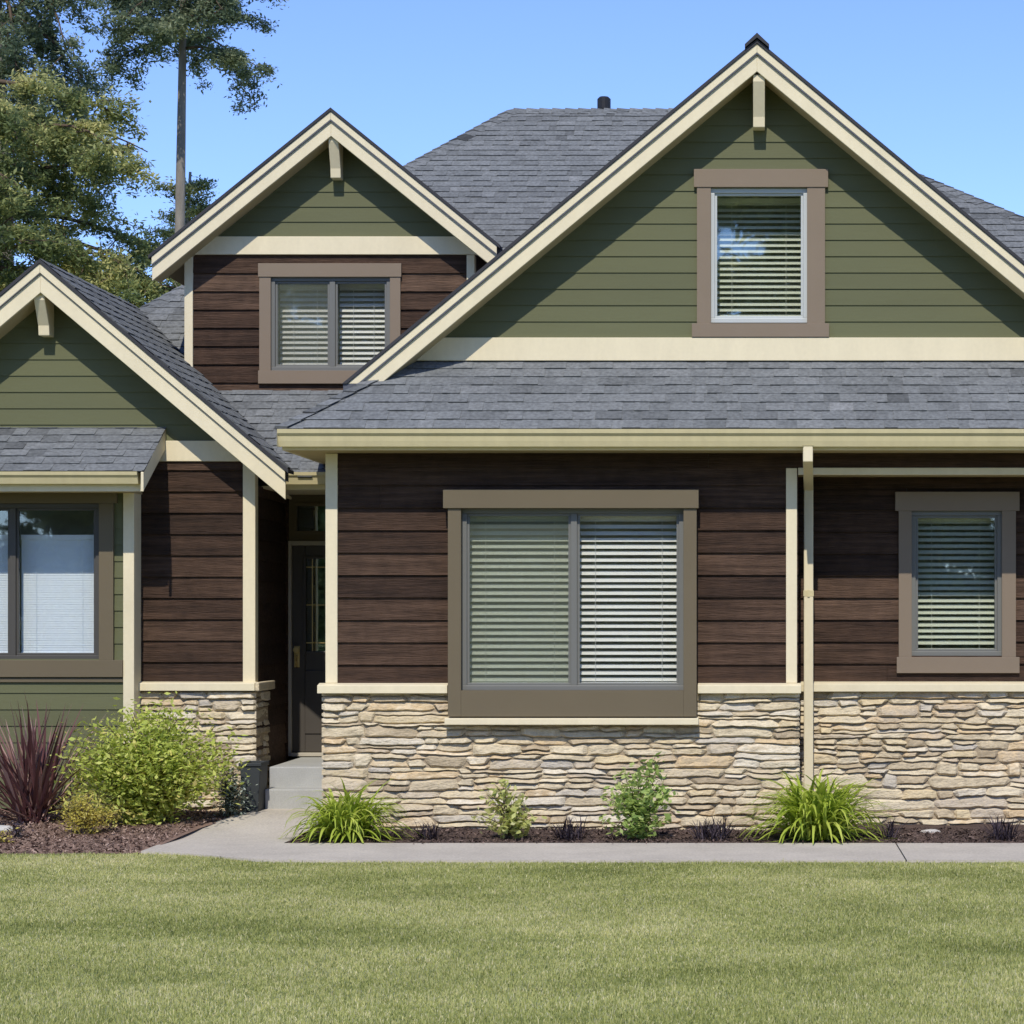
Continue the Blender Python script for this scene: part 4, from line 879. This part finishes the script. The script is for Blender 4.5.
# ------------------------------------------------------------------ trees
def limb_tree(name, label, base, height, r0, limbs, mt, seed, group, leaf=.16, clump=.30, per=26, trunk_top=1.0, droop=.25, lean=(0, 0), aspect=.4, cat='tree', flat=.6):
    """trunk, limbs (start height, azimuth, length, rise) with side twigs, leaves clumped round the twigs"""
    rs = np.random.default_rng(seed); t = empty(name, base, label, cat, group); b = np.array(base, float); tr = MB(); N = 14
    axis = []
    for i in range(N+1):
        u = i/N; axis.append(b+np.array([lean[0]*u+.12*math.sin(u*5+seed), lean[1]*u, height*trunk_top*u]))
    tr.tube([tuple(p) for p in axis], [max(r0*(1-.78*i/N), .02)*(1.25 if i == 0 else 1) for i in range(N+1)], 10); tr.build('trunk', M['bark'], t, smooth=True)
    br = MB(); cs = []; tn = []
    for (h0, az, L, rise) in limbs:
        u = min(h0/(height*trunk_top), .999); i = int(u*N); f = u*N-i; p = axis[i]*(1-f)+axis[i+1]*f
        d = np.array([math.cos(az), math.sin(az), rise]); pts = [p]; ns = 8
        for s in range(ns):
            d = d+np.array([rs.normal(0, .10), rs.normal(0, .10), -droop*.22+rs.normal(0, .05)]); d /= np.linalg.norm(d); pts.append(pts[-1]+d*L/ns)
        br.tube([tuple(q) for q in pts], [max(r0*.17*(1-.85*s/ns), .010) for s in range(ns+1)], 5)
        nt_ = int(4+L*4.2)
        for k in range(nt_):
            u = rs.uniform(.22, 1); q = u*ns; i = min(int(q), ns-1); f = q-i; c = pts[i]*(1-f)+pts[i+1]*f
            td = np.array([rs.normal(0, 1), rs.normal(0, 1), rs.normal(-.15, .35)]); td /= np.linalg.norm(td); tl = rs.uniform(.35, 1.0)*min(1.1, .35+L*.2)
            e = c+td*tl+np.array([0, 0, -droop*tl*.8]); br.tube([tuple(c), tuple((c+e)/2+np.array([0, 0, .04])), tuple(e)], [.014, .010, .006], 4, cap=False)
            tone = rs.normal(.5, .17)
            for w_ in (.35, .7, 1.0):
                cc = c*(1-w_)+e*w_; n = int(per*rs.uniform(.5, 1.3)); o = rs.normal(0, 1, (n, 3))*clump*np.array([.55, .55, .34])*rs.uniform(.6, 1.1)
                cs.append(cc+o); tn.append(tone+rs.normal(0, .14, n)+o[:, 2]*.5)  # leaves high in a clump lean to the lighter, sunlit tones
    br.build('limbs', M['twig'], t, smooth=True)
    leaf_cloud(np.concatenate(cs), leaf, mt, 'crown', t, flat=flat, aspect=aspect, tone=np.concatenate(tn)); return t

def crown_limbs(rs, h0, h1, n, L, taper=.8, rise=.1):
    out = []
    for i in range(n):
        u = (i+.5)/n; out.append((h0+(h1-h0)*u, i*2.4+rs.uniform(-.4, .4), L*(1-taper*u**1.4)*rs.uniform(.75, 1.15), rise*rs.uniform(.2, 1.6)))
    return out
def build_trees():
    rs = random.Random(5)
    # tall bare-stemmed evergreen; its crown is cut by the top of the photo
    D = 52
    def at(px, py): return Z(py, D)
    bx = X(191, D)
    limbs = crown_limbs(rs, Z(52, D), Z(-170, D), 32, 1.9, .45, .12)
    limb_tree('pine_tree', 'tall evergreen with a long bare grey trunk rising behind the middle gable', (bx, Y(D), 0), Z(-190, D), .185, limbs, M['conifer2'], 3, 'trees behind the house', leaf=.105, clump=.225, per=84, droop=.42, lean=(-.30, 0))
    # broad evergreen at the left
    D = 43; bx = X(-25, D)
    limbs = crown_limbs(rs, Z(330, D), Z(70, D), 36, 4.1, .40, .15)
    limb_tree('evergreen_tree', 'broad dense evergreen filling the left edge above the bay gable', (bx, Y(D), 0), Z(60, D), .30, limbs, M['conifer'], 4, 'trees behind the house', leaf=.105, clump=.23, per=92, droop=.35)
    # the dark one further back whose boughs hang into the top left corner
    D = 47; bx = X(0, D)
    limbs = crown_limbs(rs, Z(110, D), Z(-150, D), 24, 3.0, .35, .1)
    limb_tree('evergreen_tree', 'dark drooping evergreen whose boughs hang into the upper left corner', (bx, Y(D), 0), Z(-170, D), .28, limbs, M['conifer2'], 6, 'trees behind the house', leaf=.105, clump=.215, per=72, droop=.95)
    D = 56; bx = X(188, D)
    limb_tree('small_tree', 'small green tree showing at the foot of the bare trunk', (bx, Y(D), 0), Z(172, D), .14, crown_limbs(rs, Z(300, D), Z(180, D), 14, 1.2, .65, .3), M['conifer'], 8, 'trees behind the house', leaf=.10, clump=.23, per=66, droop=.2)
    D = 58; bx = X(112, D)
    limb_tree('small_tree', 'small green tree low behind the bay roof', (bx, Y(D), 0), Z(255, D), .14, crown_limbs(rs, Z(360, D), Z(262, D), 12, 1.5, .6, .3), M['conifer'], 9, 'trees behind the house', leaf=.10, clump=.23, per=66, droop=.2)
    # across the street: seen only as reflections in the window panes
    rr = random.Random(2)
    proto = None; spots = [(-14, -64, 1.0), (-6, -70, 1.12), (1.5, -62, .95), (9, -68, 1.1), (17, -63, 1.0), (-23, -68, 1.15), (25, -70, 1.1), (-33, -64, 1.0)]
    for i, (x, y, s) in enumerate(spots):
        lab = 'leafy tree across the street, mirrored in the window panes'
        if i == 0:
            proto = limb_tree('street_tree', lab, (0, 0, 0), 22, .28, crown_limbs(rr, .6, 21.2, 58, 5.2, .55, .3), M['conifer'], 12, 'trees across the street', leaf=.50, clump=.75, per=34, droop=.15)
            proto.location = (x, y, 0)
        else: copy_tree(proto, (x, y, 0), i*1.3, lab, s)

def build_backdrop_hedge():
    # low leafy backdrop added to hide bright sky gaps in the pane reflections
    n = 42000; t = empty('backdrop_hedge', (-8, -60, 0), 'unseen leafy backdrop added across the street to darken low reflections in the window panes', 'backdrop_hedge')
    x = rng.uniform(-42, 30, n); z = rng.uniform(0, 1, n)**.8*(3.6+.7*np.sin(x*.7)+.4*np.sin(x*2.3)); y = -60+rng.normal(0, .55, n)
    leaf_cloud(np.stack([x, y, z], 1), .42, M['conifer'], 'foliage', t, aspect=.6)
    m = MB()
    for i in range(48): xx = -41.5+i*1.5; m.tube([(xx, -60, 0), (xx+.1, -60, 1.2), (xx-.1, -60.1, 2.6)], [.05, .04, .015], 5)
    m.build('stems', M['twig'], t)
# ------------------------------------------------------------------ build, largest first
build_ground(); build_path(); build_beds()
build_main_wall(); build_main_eave(); build_big_gable(); build_dormer(); build_bump(); build_entry(); build_main_roof(); build_main_windows()
build_steps(); build_trees(); build_backdrop_hedge(); build_plants(); build_grass()
